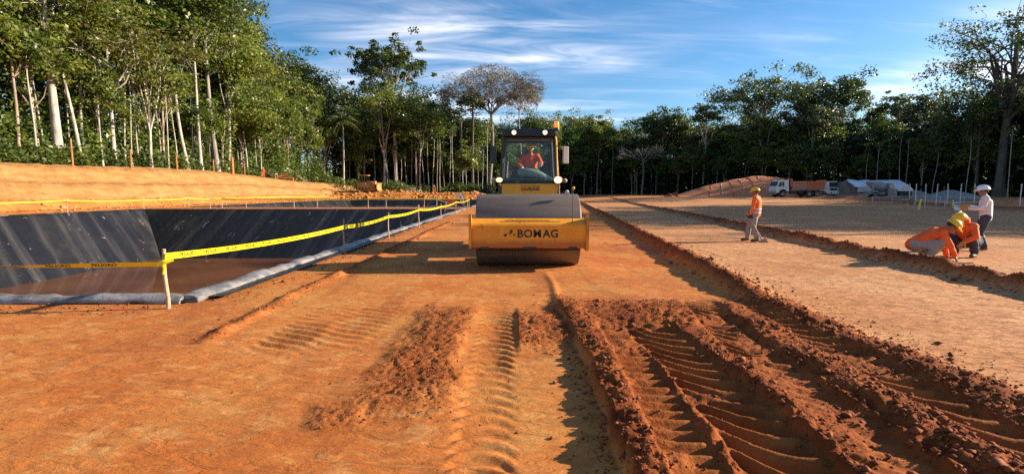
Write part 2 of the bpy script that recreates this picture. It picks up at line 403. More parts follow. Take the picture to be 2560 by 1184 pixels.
m_ground, nt, bs = new_mat('laterite_soil')
geo = N(nt, 'ShaderNodeNewGeometry').outputs['Position']
def A_(n): return N(nt, 'ShaderNodeAttribute', attribute_name=n).outputs['Fac']
n_big = noise_node(nt, 0.55, 5, 0.55, geo)
n_med = noise_node(nt, 2.6, 8, 0.62, geo, 0.3)
n_fin = noise_node(nt, 34, 6, 0.65, geo)
n_flk = noise_node(nt, 9.0, 9, 0.72, mapping(nt, geo, (1.0, 2.1, 1.0), (0, 0, 0.25)), 0.5)
c = mixc(nt, mapr(nt, n_big, 0.32, 0.68), (0.44, 0.124, 0.026), (0.53, 0.185, 0.046))
c = mixc(nt, mapr(nt, n_med, 0.50, 0.72, 0, 0.75), c, (0.54, 0.27, 0.085))
c = mixc(nt, mapr(nt, noise_node(nt, 1.0, 6, 0.62, mapping(nt, geo, (2.4, 7.5, 2.0), (0, 0, 0.12)), 0.7), 0.54, 0.64, 0, 0.5), c, (0.28, 0.085, 0.024))
c = mixc(nt, mapr(nt, noise_node(nt, 1.0, 6, 0.62, mapping(nt, geo, (2.0, 6.5, 2.0), (0, 0, 0.12), (7, 3, 0)), 0.7), 0.56, 0.66, 0, 0.55), c, (0.58, 0.285, 0.095))
c = mixc(nt, mapr(nt, noise_node(nt, 0.35, 4, 0.6, geo, 0.5), 0.46, 0.62, 0, 0.65), c, (0.49, 0.22, 0.058))
c = mixc(nt, mapr(nt, noise_node(nt, 0.5, 5, 0.6, mapping(nt, geo, (1, 0.6, 1), (0, 0, 0), (11, 5, 0)), 0.6), 0.52, 0.66, 0, 0.6), c, (0.32, 0.10, 0.030))
n_lan = noise_node(nt, 1.0, 5, 0.6, mapping(nt, geo, (1.5, 0.22, 1.0), (0, 0, -0.08)), 0.4)
c = mixc(nt, mapr(nt, n_lan, 0.54, 0.66, 0, 0.45), c, (0.27, 0.082, 0.022))
c = mixc(nt, mapr(nt, noise_node(nt, 1.0, 7, 0.68, mapping(nt, geo, (0.9, 0.55, 1.0)), 0.8), 0.60, 0.68, 0, 0.6), c, (0.58, 0.32, 0.115))
cp = mixc(nt, mapr(nt, n_big, 0.35, 0.65), (0.53, 0.235, 0.092), (0.61, 0.32, 0.145))
cp = mixc(nt, mapr(nt, n_flk, 0.50, 0.58, 0, 0.78), cp, (0.30, 0.115, 0.042))
cp = mixc(nt, mapr(nt, n_lan, 0.52, 0.66, 0, 0.45), cp, (0.36, 0.15, 0.06))
cp = mixc(nt, mapr(nt, n_med, 0.56, 0.74, 0, 0.75), cp, (0.60, 0.39, 0.21))
n_flake = noise_node(nt, 1.0, 5, 0.6, mapping(nt, geo, (4.0, 11.0, 4.0), (0, 0, 0.12)), 0.8)
cp = mixc(nt, mapr(nt, n_flake, 0.55, 0.62, 0, 0.7), cp, (0.27, 0.10, 0.035))
n_fl2 = noise_node(nt, 2.6, 7, 0.62, mapping(nt, geo, (1.0, 1.7, 1.0), (0, 0, 0.2)), 0.6)
cp = mixc(nt, mapr(nt, n_fl2, 0.55, 0.62, 0, 0.62), cp, (0.33, 0.125, 0.045))
c = mixc(nt, mapr(nt, n_fl2, 0.57, 0.66, 0, 0.5), c, (0.30, 0.085, 0.018))
c = mixc(nt, mapr(nt, n_fl2, 0.43, 0.34, 0, 0.5), c, (0.58, 0.29, 0.10))
c = mixc(nt, A_('pale'), c, cp)
cl = mixc(nt, mapr(nt, n_med, 0.35, 0.65), (0.16, 0.036, 0.008), (0.31, 0.083, 0.018))
cl = mixc(nt, mapr(nt, n_fin, 0.60, 0.75, 0, 0.35), cl, (0.36, 0.13, 0.034))
c = mixc(nt, A_('loose'), c, cl)
n_bk = noise_node(nt, 1.1, 7, 0.6, mapping(nt, geo, (1.0, 0.35, 1.6), (0.6, 0, 0)))
cb = mixc(nt, mapr(nt, n_bk, 0.35, 0.65), (0.34, 0.158, 0.050), (0.43, 0.230, 0.085))
cb = mixc(nt, mapr(nt, noise_node(nt, 1.0, 7, 0.7, mapping(nt, geo, (0.5, 1.3, 1.2), (0, 0, 0.85)), 0.8), 0.56, 0.70, 0, 0.6), cb, (0.27, 0.11, 0.035))
c = mixc(nt, A_('bank'), c, cb)
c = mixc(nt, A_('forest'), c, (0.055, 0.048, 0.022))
nt.links.new(c, bs.inputs['Base Color'])
bs.inputs['Roughness'].default_value = 0.92; bs.inputs['Specular IOR Level'].default_value = 0.15
hh = mth(nt, 'ADD', mth(nt, 'MULTIPLY', n_fin, mth(nt, 'ADD', mth(nt, 'MULTIPLY', A_('loose'), 0.6), 0.08)), mth(nt, 'ADD', mth(nt, 'MULTIPLY', n_flk, 0.26), mth(nt, 'MULTIPLY', n_flake, 0.9)))
n_scr = noise_node(nt, 1.0, 7, 0.68, mapping(nt, geo, (0.55, 1.5, 0.9), (0, 0, 0.85)), 0.5)
hh = mth(nt, 'ADD', hh, mth(nt, 'MULTIPLY', mth(nt, 'MULTIPLY', n_scr, A_('bank')), 9.0))
bump(nt, bs, hh, 0.9, 0.035)
ground = tag(link('ground', gme, m_ground), kind='structure')

# crumbs and clods of loose earth
def clods(name, P, S, mat, seed):
    rng = np.random.default_rng(seed)
    base = np.array([(0, 0, 1), (0, 0, -.7), (1, 0, 0), (-.5, .87, 0), (-.5, -.87, 0), (.55, .6, .55), (-.9, .1, .5), (.3, -.8, .5)], float)
    fc = np.array([(0, 2, 5), (0, 5, 3), (0, 3, 6), (0, 6, 4), (0, 4, 7), (0, 7, 2), (2, 3, 5), (3, 4, 6), (4, 2, 7), (2, 1, 3), (3, 1, 4), (4, 1, 2)])
    n = len(P); a = rng.uniform(0, 6.28, n); ca, sa = np.cos(a), np.sin(a)
    v = base[None] * (1 + 0.35 * rng.uniform(-1, 1, (n, 8, 1))) * S[:, None, None] * rng.uniform(0.7, 1.25, (n, 1, 3))
    x = v[..., 0] * ca[:, None] - v[..., 1] * sa[:, None]; y = v[..., 0] * sa[:, None] + v[..., 1] * ca[:, None]
    v = np.stack([x, y, v[..., 2] * 0.8], -1) + P[:, None, :]
    f = (fc[None] + (np.arange(n) * 8)[:, None, None]).reshape(-1, 3)
    return tag(link(name, mesh_np(name, v.reshape(-1, 3), tris=f), mat), kind='stuff')
m_clod = pmat('clod_soil', (0.21, 0.055, 0.013), 0.95, var=0.4, scale=8, bmp=0.3)
rng = np.random.default_rng(3)
def scat(n, xr, yr, dens, sz):
    y = np.exp(rng.uniform(math.log(yr[0]), math.log(yr[1]), n)); x = xr(y, rng.normal(0, 1, n), rng.uniform(0, 1, n))
    k = rng.uniform(0, 1, n) < dens(x, y); x, y = x[k], y[k]
    s = sz * rng.lognormal(0, 0.5, len(x)) * np.clip(0.5 + y * 0.03, 0.5, 1.1)
    return np.stack([x, y, H(x, y) + s * 0.25], -1), s
one = lambda x, y: np.ones_like(x)
sets = [scat(2600, lambda y, g, u: lineA(y) + 0.12 + 0.22 * g, (3.0, 40), one, 0.016),
        scat(1500, lambda y, g, u: lineA(y) + 0.3 + 0.7 * u ** 3, (2.4, 14), one, 0.010),
        scat(2200, lambda y, g, u: lineB(y) + 0.05 + 0.25 * g, (6, 45), one, 0.018),
        scat(1300, lambda y, g, u: lineD(y) - 0.02 + 0.12 * g, (2.2, 7.5), one, 0.010),
        scat(7500, lambda y, g, u: 0.7 + 2.7 * u, (2.2, 7.0), lambda x, y: (1 - tracks(x, y, 1)[2]) * 0.85 + 0.03, 0.011),
        scat(9000, lambda y, g, u: -1.6 + 2.4 * u, (2.8, 7.4), lambda x, y: np.clip(patch(x, y), 0.012, 1), 0.0075),
        scat(900, lambda y, g, u: -3.25 + 0.09 * g, (5.0, 26), one, 0.012),
        scat(900, lambda y, g, u: -4.35 + 0.22 * g + 0.3, (7, 30), one, 0.011),
        scat(500, lambda y, g, u: -4.8 - 6 * u, (6.2, 6.8), one, 0.014),
        scat(900, lambda y, g, u: -5 + 13 * u, (3, 12), one, 0.005),
        scat(420, lambda y, g, u: 2.65 + 0.06 * (y - 3.5) + 0.16 * g, (2.3, 5.5), one, 0.019),
        scat(260, lambda y, g, u: 1.85 + 0.11 * g, (2.2, 4.6), one, 0.017)]
clods('loose_clods', np.concatenate([s[0] for s in sets]), np.concatenate([s[1] for s in sets]), m_clod, 4)

# ------------------------------------------------------------------ lined pits
m_liner, nt, bs = new_mat('black_geomembrane')
geo = N(nt, 'ShaderNodeNewGeometry').outputs['Position']
cb_ = N(nt, 'ShaderNodeCombineXYZ'); al_, dn_ = A_('along'), A_('down')
nt.links.new(mth(nt, 'ADD', al_, mth(nt, 'MULTIPLY', dn_, 0.45)), cb_.inputs[0]); nt.links.new(dn_, cb_.inputs[1]); ad = cb_.outputs[0]
nd = noise_node(nt, 0.22, 6, 0.6, ad, 0.3)
ns = noise_node(nt, 1.0, 8, 0.65, mapping(nt, ad, (0.9, 0.07, 1)), 0.15)
nw = noise_node(nt, 1.0, 9, 0.75, mapping(nt, ad, (1.0, 0.8, 1)), 1.6)
c = mixc(nt, mapr(nt, ns, 0.46, 0.74, 0, 0.9), (0.010, 0.009, 0.010), (0.070, 0.062, 0.062))
c = mixc(nt, mapr(nt, nd, 0.55, 0.78, 0, 0.5), c, (0.13, 0.10, 0.085))
c = mixc(nt, mapr(nt, nw, 0.615, 0.68, 0, 0.85), c, (0.40, 0.36, 0.34))
nt.links.new(c, bs.inputs['Base Color'])
nt.links.new(mapr(nt, nd, 0.3, 0.7, 0.30, 0.55), bs.inputs['Roughness'])
bump(nt, bs, mth(nt, 'ADD', ns, mth(nt, 'MULTIPLY', noise_node(nt, 3.0, 5, 0.6, geo), 0.3)), 0.6, 0.25)
m_rim = pmat('dusty_liner_roll', (0.20, 0.195, 0.20), 0.38, var=0.5, scale=4.0, dirt=0.45, bmp=0.7, dcol=(0.36, 0.25, 0.17), dscale=3.5)
m_water, nt, bs = new_mat('muddy_water')
geo = N(nt, 'ShaderNodeNewGeometry').outputs['Position']
nn = noise_node(nt, 0.16, 5, 0.6, geo)
nt.links.new(mixc(nt, mapr(nt, nn, 0.35, 0.65), (0.13, 0.048, 0.020), (0.21, 0.082, 0.034)), bs.inputs['Base Color'])
bs.inputs['Roughness'].default_value = 0.07; bs.inputs['IOR'].default_value = 1.45
bump(nt, bs, noise_node(nt, 1.2, 3, 0.5, geo), 0.05, 0.03)
def wall(x0, y0, x1, y1, inx, iny, depth, nu, nv, seed, trim0=1.0, trim1=1.0):
    """liner slope from rim point 0 to rim point 1, running down towards (inx, iny)"""
    L = math.hypot(x1 - x0, y1 - y0); ux, uy = (x1 - x0) / L, (y1 - y0) / L
    U, V = np.meshgrid(np.linspace(0, 1, nu), np.linspace(-0.07, 1.04, nv), indexing='ij')
    d = np.clip(V, 0, 2) * depth
    s = d * trim0 + U * (L - d * (trim0 + trim1))
    fold = fbm(s * 0.75 + 0.34 * d, d * 0.14, 5, seed, 0.6); fold2 = np.abs(fbm(s * 0.9 + 0.5 * d, d * 0.12, 2, seed + 5) - 0.5)
    off = (0.55 * (fold - 0.5) + 0.22 * np.exp(-(fold2 / 0.035) ** 2) * vn(s * 0.13, d * 0.2, seed + 7)) * sm(V, 0.0, 0.12) * (1 - 0.5 * sm(V, 0.85, 1.0))
    out = np.clip(-V, 0, 1) * depth
    X = x0 + ux * s + inx * (d - out) + inx * off * -0.7; Y = y0 + uy * s + iny * (d - out) + iny * off * -0.7
    Z = -d + 0.03 + off * 0.7 + 0.02
    i = np.arange(nu * nv).reshape(nu, nv)
    qd = np.stack([i[:-1, :-1], i[1:, :-1], i[1:, 1:], i[:-1, 1:]], -1).reshape(-1, 4)
    me = mesh_np('liner_wall', np.stack([X, Y, Z], -1).reshape(-1, 3), qd, smooth=True)
    attr(me, 'along', s + seed * 7.7); attr(me, 'down', d); return me
def pit(p, label, water, res):
    x0, x1, y0, y1, d = p
    t = thing('lined_pit', label, 'pit', (0, 0, 0))
    link('liner_wall', wall(x0, y0, x0, y1, 1, 0, d, int(90 * res), 26, 11), m_liner, t)
    link('liner_wall', wall(x0, y1, x1, y1, 0, -1, d, int(110 * res), 30, 23), m_liner, t)
    link('liner_wall', wall(x1, y0, x1, y1, -1, 0, d, int(80 * res), 20, 37), m_liner, t)
    link('liner_wall', wall(x0, y0, x1, y0, 0, 1, d, int(80 * res), 20, 41), m_liner, t)
    zw = -d + (0.10 if water else 0.02)
    w = MB(); w.add([(x0 + 3.3, y0 + 3.3, zw), (x1 - 3.3, y0 + 3.3, zw), (x1 - 3.3, y1 - 3.3, zw), (x0 + 3.3, y1 - 3.3, zw)], [(0, 1, 2, 3)])
    w.build('muddy_water' if water else 'liner_floor', m_water if water else m_liner, t)
    return t
pit1 = pit(PIT1, 'large pit lined with black plastic sheet, brown muddy water at its bottom', True, 1.7)
pit2 = pit(PIT2, 'second black lined pit farther back, behind the first pit', False, 1.2)
def roll(parent, a, b, r, seed, lift=0.0):
    n = max(8, int((Vector(b) - Vector(a)).length / 0.16)); n = min(n, 260); m = MB(); P, R = [], []
    pp_ = [Vector(a).lerp(Vector(b), i / n) for i in range(n + 1)]; ax_ = np.array([p.x for p in pp_]); ay_ = np.array([p.y for p in pp_])
    W1 = fbm(ax_ * 0.9 + ay_ * 0.8, ax_ * 0 + seed * 3.1, 3, seed) - 0.5; W2 = fbm(ax_ * 3.3 + ay_ * 3.1, ax_ * 0 + seed * 1.7, 3, seed + 9) - 0.5
    for i, p in enumerate(pp_):
        w, w2 = float(W1[i]), float(W2[i])
        P.append(p + Vector((0.16 * w, 0.16 * w, r * 0.45 + lift + 0.06 * w2))); R.append(r * (1 + 0.5 * w + 0.35 * w2))
    m.tube(P, R, 14)
    zb0 = Vector(a).z + lift
    V_ = np.array(m.v); x, y, z = V_.T
    q_ = 0.05 * (fbm(x * 7.0 + z * 9, y * 7.0 - z * 6, 3, seed) - 0.5); q2 = 0.06 * (fbm(x * 2.3 + y * 2.9, z * 9.0 + x, 2, seed + 4) - 0.5)
    m.v = [tuple(p) for p in np.stack([x + q_ * 0.5, y + q2 * 0.6, zb0 + (z - zb0) * 0.46 + q_ + q2], -1)]
    return m.build('liner_roll', m_rim, parent)
roll(pit1, (-4.60, 6.92, 0), (-4.30, 45.0, 0), 0.165, 3)
roll(pit1, (-4.62, 6.98, 0), (-16.0, 7.05, 0), 0.155, 5)
roll(pit1, (-33.1, 14, 0), (-33.1, 45, 0), 0.05, 6)
roll(pit1, (-33.1, 45.1, 0), (-4.4, 45.1, 0), 0.05, 7)
roll(pit2, (-32.8, 51.4, 0), (-4.2, 51.4, 0), 0.14, 8)
roll(pit2, (-4.2, 51.4, 0), (-4.0, 101, 0), 0.14, 9)
# ------------------------------------------------------------------ forest
def leaf_mat(name, lo, hi, trans=0.35, rough=0.42, hue=0.0):
    m, nt, bs = new_mat(name)
    a = N(nt, 'ShaderNodeAttribute', attribute_name='tint').outputs['Fac']
    oi = N(nt, 'ShaderNodeObjectInfo').outputs['Random']
    c = mixc(nt, a, lo, hi)
    hs = N(nt, 'ShaderNodeHueSaturation'); nt.links.new(c, hs.inputs['Color'])
    nt.links.new(mapr(nt, oi, 0, 1, 0.475, 0.52, False), hs.inputs['Hue']); nt.links.new(mapr(nt, oi, 0, 1, 1.25, 0.75, False), hs.inputs['Value'])
    nt.links.new(hs.outputs[0], bs.inputs['Base Color']); bs.inputs['Roughness'].default_value = rough
    bs.inputs['Specular IOR Level'].default_value = 0.55
    tr = N(nt, 'ShaderNodeBsdfTranslucent')
    nt.links.new(mixc(nt, 1.0, hs.outputs[0], (1.25, 1.25, 0.55), 'MULTIPLY'), tr.inputs[0])
    ms = N(nt, 'ShaderNodeMixShader'); ms.inputs[0].default_value = trans
    nt.links.new(bs.outputs[0], ms.inputs[1]); nt.links.new(tr.outputs[0], ms.inputs[2])
    nt.links.new(ms.outputs[0], nt.nodes['Material Output'].inputs[0])
    return m
def bark_mat(name, lo, hi):
    m, nt, bs = new_mat(name)
    g = N(nt, 'ShaderNodeTexCoord').outputs['Object']
    n1 = noise_node(nt, 1.0, 8, 0.7, mapping(nt, g, (3, 3, 0.5))); n2 = noise_node(nt, 0.7, 4, 0.6, g)
    c = mixc(nt, mapr(nt, n1, 0.35, 0.65), lo, hi)
    c = mixc(nt, mapr(nt, n2, 0.50, 0.70, 0, 0.7), c, (0.12, 0.12, 0.085))
    c = mixc(nt, mapr(nt, noise_node(nt, 1.0, 6, 0.7, mapping(nt, g, (5, 5, 0.9)), 0.6), 0.56, 0.66, 0, 0.6), c, (0.085, 0.075, 0.06))
    nt.links.new(c, bs.inputs['Base Color']); bs.inputs['Roughness'].default_value = 0.9
    bump(nt, bs, n1, 0.4, 0.05)
    return m
LM = {'lime': leaf_mat('leaf_yellow_green', (0.052, 0.085, 0.016), (0.190, 0.235, 0.052), 0.38),
      'mid': leaf_mat('leaf_green', (0.045, 0.082, 0.014), (0.185, 0.245, 0.050), 0.38),
      'dark': leaf_mat('leaf_dark_green', (0.030, 0.056, 0.016), (0.120, 0.165, 0.050), 0.32),
      'grey': leaf_mat('leaf_grey_green', (0.05, 0.065, 0.030), (0.17, 0.20, 0.095), 0.3),
      'twig': leaf_mat('bare_twigs', (0.13, 0.12, 0.11), (0.34, 0.31, 0.28), 0.05, 0.8),
      'gap_shade': leaf_mat('leaf_darkened_as_shade', (0.014, 0.026, 0.008), (0.045, 0.070, 0.020), 0.2),  # understory leaf, coloured near black so gaps between trunks read as deep shade
      'olive': leaf_mat('leaf_olive', (0.080, 0.085, 0.018), (0.22, 0.215, 0.055), 0.38)}
BM = {'pale': bark_mat('pale_bark', (0.30, 0.265, 0.23), (0.56, 0.51, 0.45)),
      'grey': bark_mat('grey_bark', (0.15, 0.135, 0.115), (0.33, 0.30, 0.26)),
      'dark': bark_mat('dark_bark', (0.055, 0.045, 0.035), (0.14, 0.12, 0.095)),
      'tan': bark_mat('tan_bark', (0.24, 0.17, 0.13), (0.48, 0.36, 0.29))}
def leaves_mesh(name, C, Nn, S, tint, rng, asp=0.5):
    n = len(C)
    Nn = Nn / (np.linalg.norm(Nn, axis=1, keepdims=True) + 1e-9)
    r = rng.normal(0, 1, (n, 3)); T = np.cross(Nn, r); T /= np.linalg.norm(T, axis=1, keepdims=True) + 1e-9
    B = np.cross(Nn, T); s = S[:, None]
    v = np.stack([C - T * s * 0.5, C + B * s * asp * 0.5 + Nn * s * 0.10 + T * s * 0.05, C + T * s * 0.5 - Nn * s * 0.12, C - B * s * asp * 0.5 + Nn * s * 0.10 + T * s * 0.05], 1)
    me = mesh_np(name, v.reshape(-1, 3), np.arange(4 * n).reshape(n, 4))
    attr(me, 'tint', tint, 'FACE')
    return me
def tree_parts(seed, H_, r0, bare, cr, ch, style='round', nl=9, leaf=0.42, nleaf=3200, lean=(0, 0), fork=0, wob=0.03, clr=0.27, sparse=0.0, up=0.25, vine=0, leafdrop=0.55):
    """returns (wood mesh, leaf mesh) of a tree standing at the origin"""
    rng = np.random.default_rng(seed); m = MB()
    n = 12; zc = H_ - ch * 0.5
    ztop = H_ - ch * (0.35 if style != 'umbrella' else 0.8)
    ph = rng.uniform(0, 6.28, 4)
    def tp(t): return Vector((lean[0] * t * H_ + wob * H_ * 0.5 * (math.sin(t * 5 + ph[0]) - math.sin(ph[0])) * t, lean[1] * t * H_ + wob * H_ * 0.5 * (math.sin(t * 4 + ph[1]) - math.sin(ph[1])) * t, t * ztop))
    P = [tp(i / n) for i in range(n + 1)]
    R = [r0 * (1 - 0.58 * i / n) * (1 + 0.7 * math.exp(-i / n * 22)) for i in range(n + 1)]
    P[0].z = -0.5
    m.tube(P, R, 8)
    C0 = tp(1.0); C0.z = zc
    E = np.array([cr, cr, ch * 0.5]); ends = []
    for i in range(nl):
        a = i * 2.4 + rng.uniform(-.4, .4); el = rng.uniform(-0.15, 1.0) if style == 'round' else rng.uniform(0.1, 0.9)
        d = np.array([math.cos(a) * math.cos(el), math.sin(a) * math.cos(el), math.sin(el)])
        e = Vector(np.array(C0) + d * E * rng.uniform(0.62, 0.95))
        t0 = rng.uniform(max(bare, 0.35), 0.98) if not (fork and i < fork) else bare
        s0 = tp(t0); L = (e - s0).length
        if e.z < s0.z + 0.1 * L: e.z = s0.z + 0.1 * L
        mid = s0.lerp(e, 0.5) + Vector((rng.normal(0, .05), rng.normal(0, .05), up * 0.3)) * L
        q1 = s0.lerp(mid, 0.5) + Vector(rng.normal(0, .03, 3)) * L; q2 = mid.lerp(e, 0.55) + Vector(rng.normal(0, .04, 3)) * L
        rr = r0 * (1 - 0.6 * t0) * (0.75 if fork and i < fork else 0.42)
        m.tube([s0, q1, mid, q2, e], [rr, rr * .8, rr * .6, rr * .38, rr * .15], 5, caps=False)
        ends.append(np.array(e))
        for k in range(3):
            b = [q1, mid, q2][k] if rng.uniform() < 0.5 else mid.lerp(q2, rng.uniform(0, 1))
            f = Vector(np.array(b) + (rng.normal(0, 1, 3) * 0.33 + d * 0.3) * E + np.array([0, 0, 0.12 * ch]))
            g = b.lerp(f, 0.5) + Vector(rng.normal(0, .06, 3)) * (f - b).length
            m.tube([b, g, f], [rr * .4, rr * .25, rr * .06], 4, caps=False); ends.append(np.array(f))
    ends = np.array(ends)
    k = int(len(ends) * 1.3 * (1 - sparse))
    if k:
        dd = rng.normal(0, 1, (k, 3)); dd[:, 2] = np.abs(dd[:, 2]) * 0.9 - 0.25; dd /= np.linalg.norm(dd, axis=1, keepdims=True)
        ends = np.concatenate([ends, np.array(C0) + dd * E * rng.uniform(0.55, 1.0, (k, 1))])
    w = rng.uniform(0.4, 1.6, len(ends)); w /= w.sum()
    ci = rng.choice(len(ends), nleaf, p=w)
    cl = clr * (cr + ch * 0.5) * 0.5 * rng.uniform(0.65, 1.35, len(ends))
    g = rng.normal(0, 1, (nleaf, 3)); g /= np.linalg.norm(g, axis=1, keepdims=True); g *= rng.uniform(0, 1, (nleaf, 1)) ** 0.45
    off = g * cl[ci][:, None] * np.array([1.15, 1.15, 0.62])
    Cc = ends[ci] + off
    if vine:
        kv = vine; tz = rng.uniform(0.05, 0.95, kv); base = np.array([np.array(tp(t)) for t in tz])
        rad = r0 + rng.uniform(0, 0.9, kv) * (0.5 + 0.5 * np.sin(tz * 9 + ph[2])); an = rng.uniform(0, 6.28, kv)
        Cv = base + np.stack([np.cos(an) * rad, np.sin(an) * rad, rng.normal(0, .4, kv)], 1)
        Cc = np.concatenate([Cc, Cv]); off = np.concatenate([off, Cv - base]); ci = np.concatenate([ci, rng.integers(0, len(ends), kv)])
    nr = off / (np.linalg.norm(off, axis=1, keepdims=True) + 1e-6) * 0.5 + np.array([0, 0, 0.55]) + rng.normal(0, 0.6, Cc.shape)
    tb = rng.uniform(0, 1, len(ends))
    tint = np.clip(0.55 * tb[ci] + 0.45 * rng.uniform(0, 1, len(ci)), 0, 1)
    S = leaf * rng.uniform(0.6, 1.4, len(Cc))
    return m.mesh('trunk'), leaves_mesh('crown', Cc, nr, S, tint, rng, leafdrop)
def rec_tree(seed, H_, r0, zf, cr, ch, lev=6, nleaf=0, leaf=0.4, lean=0.0, flat=0.35, nb=9, dome=False):
    """bare crown of ever finer forks (umbrella shaped)"""
    rng = np.random.default_rng(seed); m = MB(); tips = []
    P = [Vector((lean * t * H_ + 0.012 * H_ * math.sin(t * 5 + seed), 0.008 * H_ * math.sin(t * 4), t * zf)) for t in np.linspace(0, 1, 9)]; P[0].z = -0.5
    m.tube(P, [r0 * (1 - 0.4 * t) * (1 + 0.6 * math.exp(-t * 20)) for t in np.linspace(0, 1, 9)], 9)
    C = P[-1]
    def grow(p, d, L, r, l):
        e = p + d * L; g = p.lerp(e, 0.5) + Vector(rng.normal(0, 0.07, 3)) * L
        r = max(r, 0.035)
        m.tube([p, g, e], [r, r * .85, r * .7], 5 if l < 2 else 3, caps=False)
        if l >= lev: tips.append(np.array(e)); return
        k = 2 if (l > 0 and rng.uniform() < 0.72) else 3
        for i in range(k):
            nd = d + Vector(rng.normal(0, 0.42, 3)); rel = e - C
            nd += Vector((rel.x, rel.y, 0)).normalized() * 0.30 if rel.length > 0.1 else Vector((0, 0, 0))
            hmax = ch * math.sqrt(max(0.02, 1 - (rel.x ** 2 + rel.y ** 2) / cr ** 2))
            nd.z = nd.z * (1 - flat) + 0.40 * (hmax - rel.z) / ch
            nd.normalize(); grow(e, nd, L * rng.uniform(0.66, 0.86), r * (0.72 if k == 2 else 0.62), l + 1)
    for i in range(nb):
        k_ = 0.85 if i % 3 else 0.35
        a = i * 6.28 / nb + rng.uniform(-.15, .15); d = Vector((math.cos(a) * k_, math.sin(a) * k_, rng.uniform(0.5, 0.8))).normalized()
        grow(C - Vector((0, 0, 0.3)), d, cr * (0.34 if i % 3 else 0.22), r0 * 0.40, 0)
    T = np.array(tips); lm = None
    if nleaf:                                  # twigs too fine to grow one by one: slender slivers round the tips
        ci = rng.integers(0, len(T), nleaf); off = rng.normal(0, 0.55, (nleaf, 3))
        Pt = T[ci] + off
        if dome:                               # finest twigs reach up to an even dome
            nd_ = int(nleaf * 0.6); rr_ = cr * np.sqrt(rng.uniform(0, 1, nd_)); th_ = rng.uniform(0, 6.2832, nd_)
            zz2 = ch * np.sqrt(np.clip(1 - (rr_ / cr) ** 2, 0.03, 1)) * rng.uniform(0.62, 1.0, nd_) ** 0.6
            Pt[:nd_] = np.array(C) + np.stack([rr_ * np.cos(th_), rr_ * np.sin(th_), zz2], -1)
        lm = leaves_mesh('crown', Pt, off + rng.normal(0, .6, (nleaf, 3)), leaf * rng.uniform(.6, 1.4, nleaf), rng.uniform(0, 1, nleaf), rng, 0.12)
    return m.mesh('trunk'), lm
def palm_parts(seed, H_):
    rng = np.random.default_rng(seed); m = MB()
    P = [Vector((0.25 * math.sin(t * 2.2), 0, t * H_)) for t in np.linspace(0, 1, 10)]; P[0].z = -0.5
    m.tube(P, [0.26 - 0.10 * t for t in np.linspace(0, 1, 10)], 8)
    C, Nn, S = [], [], []; top = np.array(P[-1])
    for i in range(17):
        a = i * 2.4; el = 1.15 - 1.5 * (i / 17); L = rng.uniform(4.0, 5.4); pts = []
        for k in range(12):
            t = k / 11; r = L * t * math.cos(el * (1 - 0.5 * t)); z = L * (t * math.sin(el) - 0.62 * t * t)
            pts.append(top + np.array([math.cos(a) * r, math.sin(a) * r, z]))
        m.tube(pts, [0.05 * (1 - k / 12) + 0.01 for k in range(12)], 3, caps=False)
        tng = np.array([-math.sin(a), math.cos(a), 0])
        for k in range(1, 12):
            for s in (-1, 1):
                for j in range(2):
                    p = pts[k] * (1 - j * .5) + pts[k - 1] * j * .5
                    for w in (0.3, 0.75):
                        C.append(p + tng * s * w + np.array([0, 0, -0.35 * w])); Nn.append(np.array([0, 0, 1]) + tng * s * 0.3 + rng.normal(0, .15, 3)); S.append(0.55)
    n = len(C)
    return m.mesh('trunk'), leaves_mesh('crown', np.array(C), np.array(Nn), np.array(S), rng.uniform(0.3, 1, n), rng, 0.55)

def plant_tree(name, label, parts, bark, leafm, loc, rz=0.0, sc_=(1, 1, 1), group=None, cat='tree'):
    t = thing(name, label, cat, loc, rz, group); t.scale = sc_
    tm, cm = parts
    link('trunk', tm, BM[bark], t)
    if cm is not None: link('crown', cm, LM[leafm], t)
    return t
def hero(name, label, px, Y, top, seed, bark='pale', leafm='mid', half=60, chf=0.4, r=0.28, style='round', cat='tree', dx=0, **k):
    x = xa(px, Y, 3.0); z = hz(x, Y); Hh = za(top, Y) - z; cr = half / F * Y
    nleaf = int((1.15 if Y < 100 else 1.4) * k.pop('nleaf', int(np.clip(900 + cr * Hh * chf * 45, 1500, 6500))))
    p = tree_parts(seed, Hh, r, k.pop('bare', 0.5), cr, Hh * chf, style=style, nleaf=nleaf, leaf=k.pop('leaf', 0.30 + Y * 0.0024), **k)
    return plant_tree(name, label, p, bark, leafm, (x, Y, z), cat=cat)

# left forest edge, standing on the cut bank
hero('forest_tree', 'thin reddish leaning trunk at the far left of the bank, small crown', 52, 49, 60, 101, 'tan', 'lime', 95, 0.4, 0.17, lean=(0.03, 0), nl=7, bare=0.55)
hero('forest_tree', 'thickest smooth white trunk on the left bank, under a yellow-green crown', 152, 53, -90, 102, 'pale', 'lime', 150, 0.38, 0.46, lean=(-0.015, 0), wob=0.010, bare=0.64, nl=12, nleaf=5200)
hero('forest_tree', 'slim pale trunk just right of the thickest white trunk, leaning left', 207, 55, -40, 103, 'pale', 'lime', 105, 0.34, 0.19, lean=(-0.07, 0), wob=0.03, bare=0.7)
hero('forest_tree', 'slim pale trunk close beside its leaning twin on the left bank', 214, 57, 20, 104, 'pale', 'mid', 90, 0.34, 0.18, lean=(-0.03, 0), bare=0.68)
hero('forest_tree', 'white tree forking into bare crooked limbs at mid height, left bank', 290, 60, 10, 105, 'pale', 'olive', 120, 0.52, 0.27, lean=(-0.01, 0), fork=5, bare=0.55, up=0.5, sparse=0.8, nleaf=2300, wob=0.01)
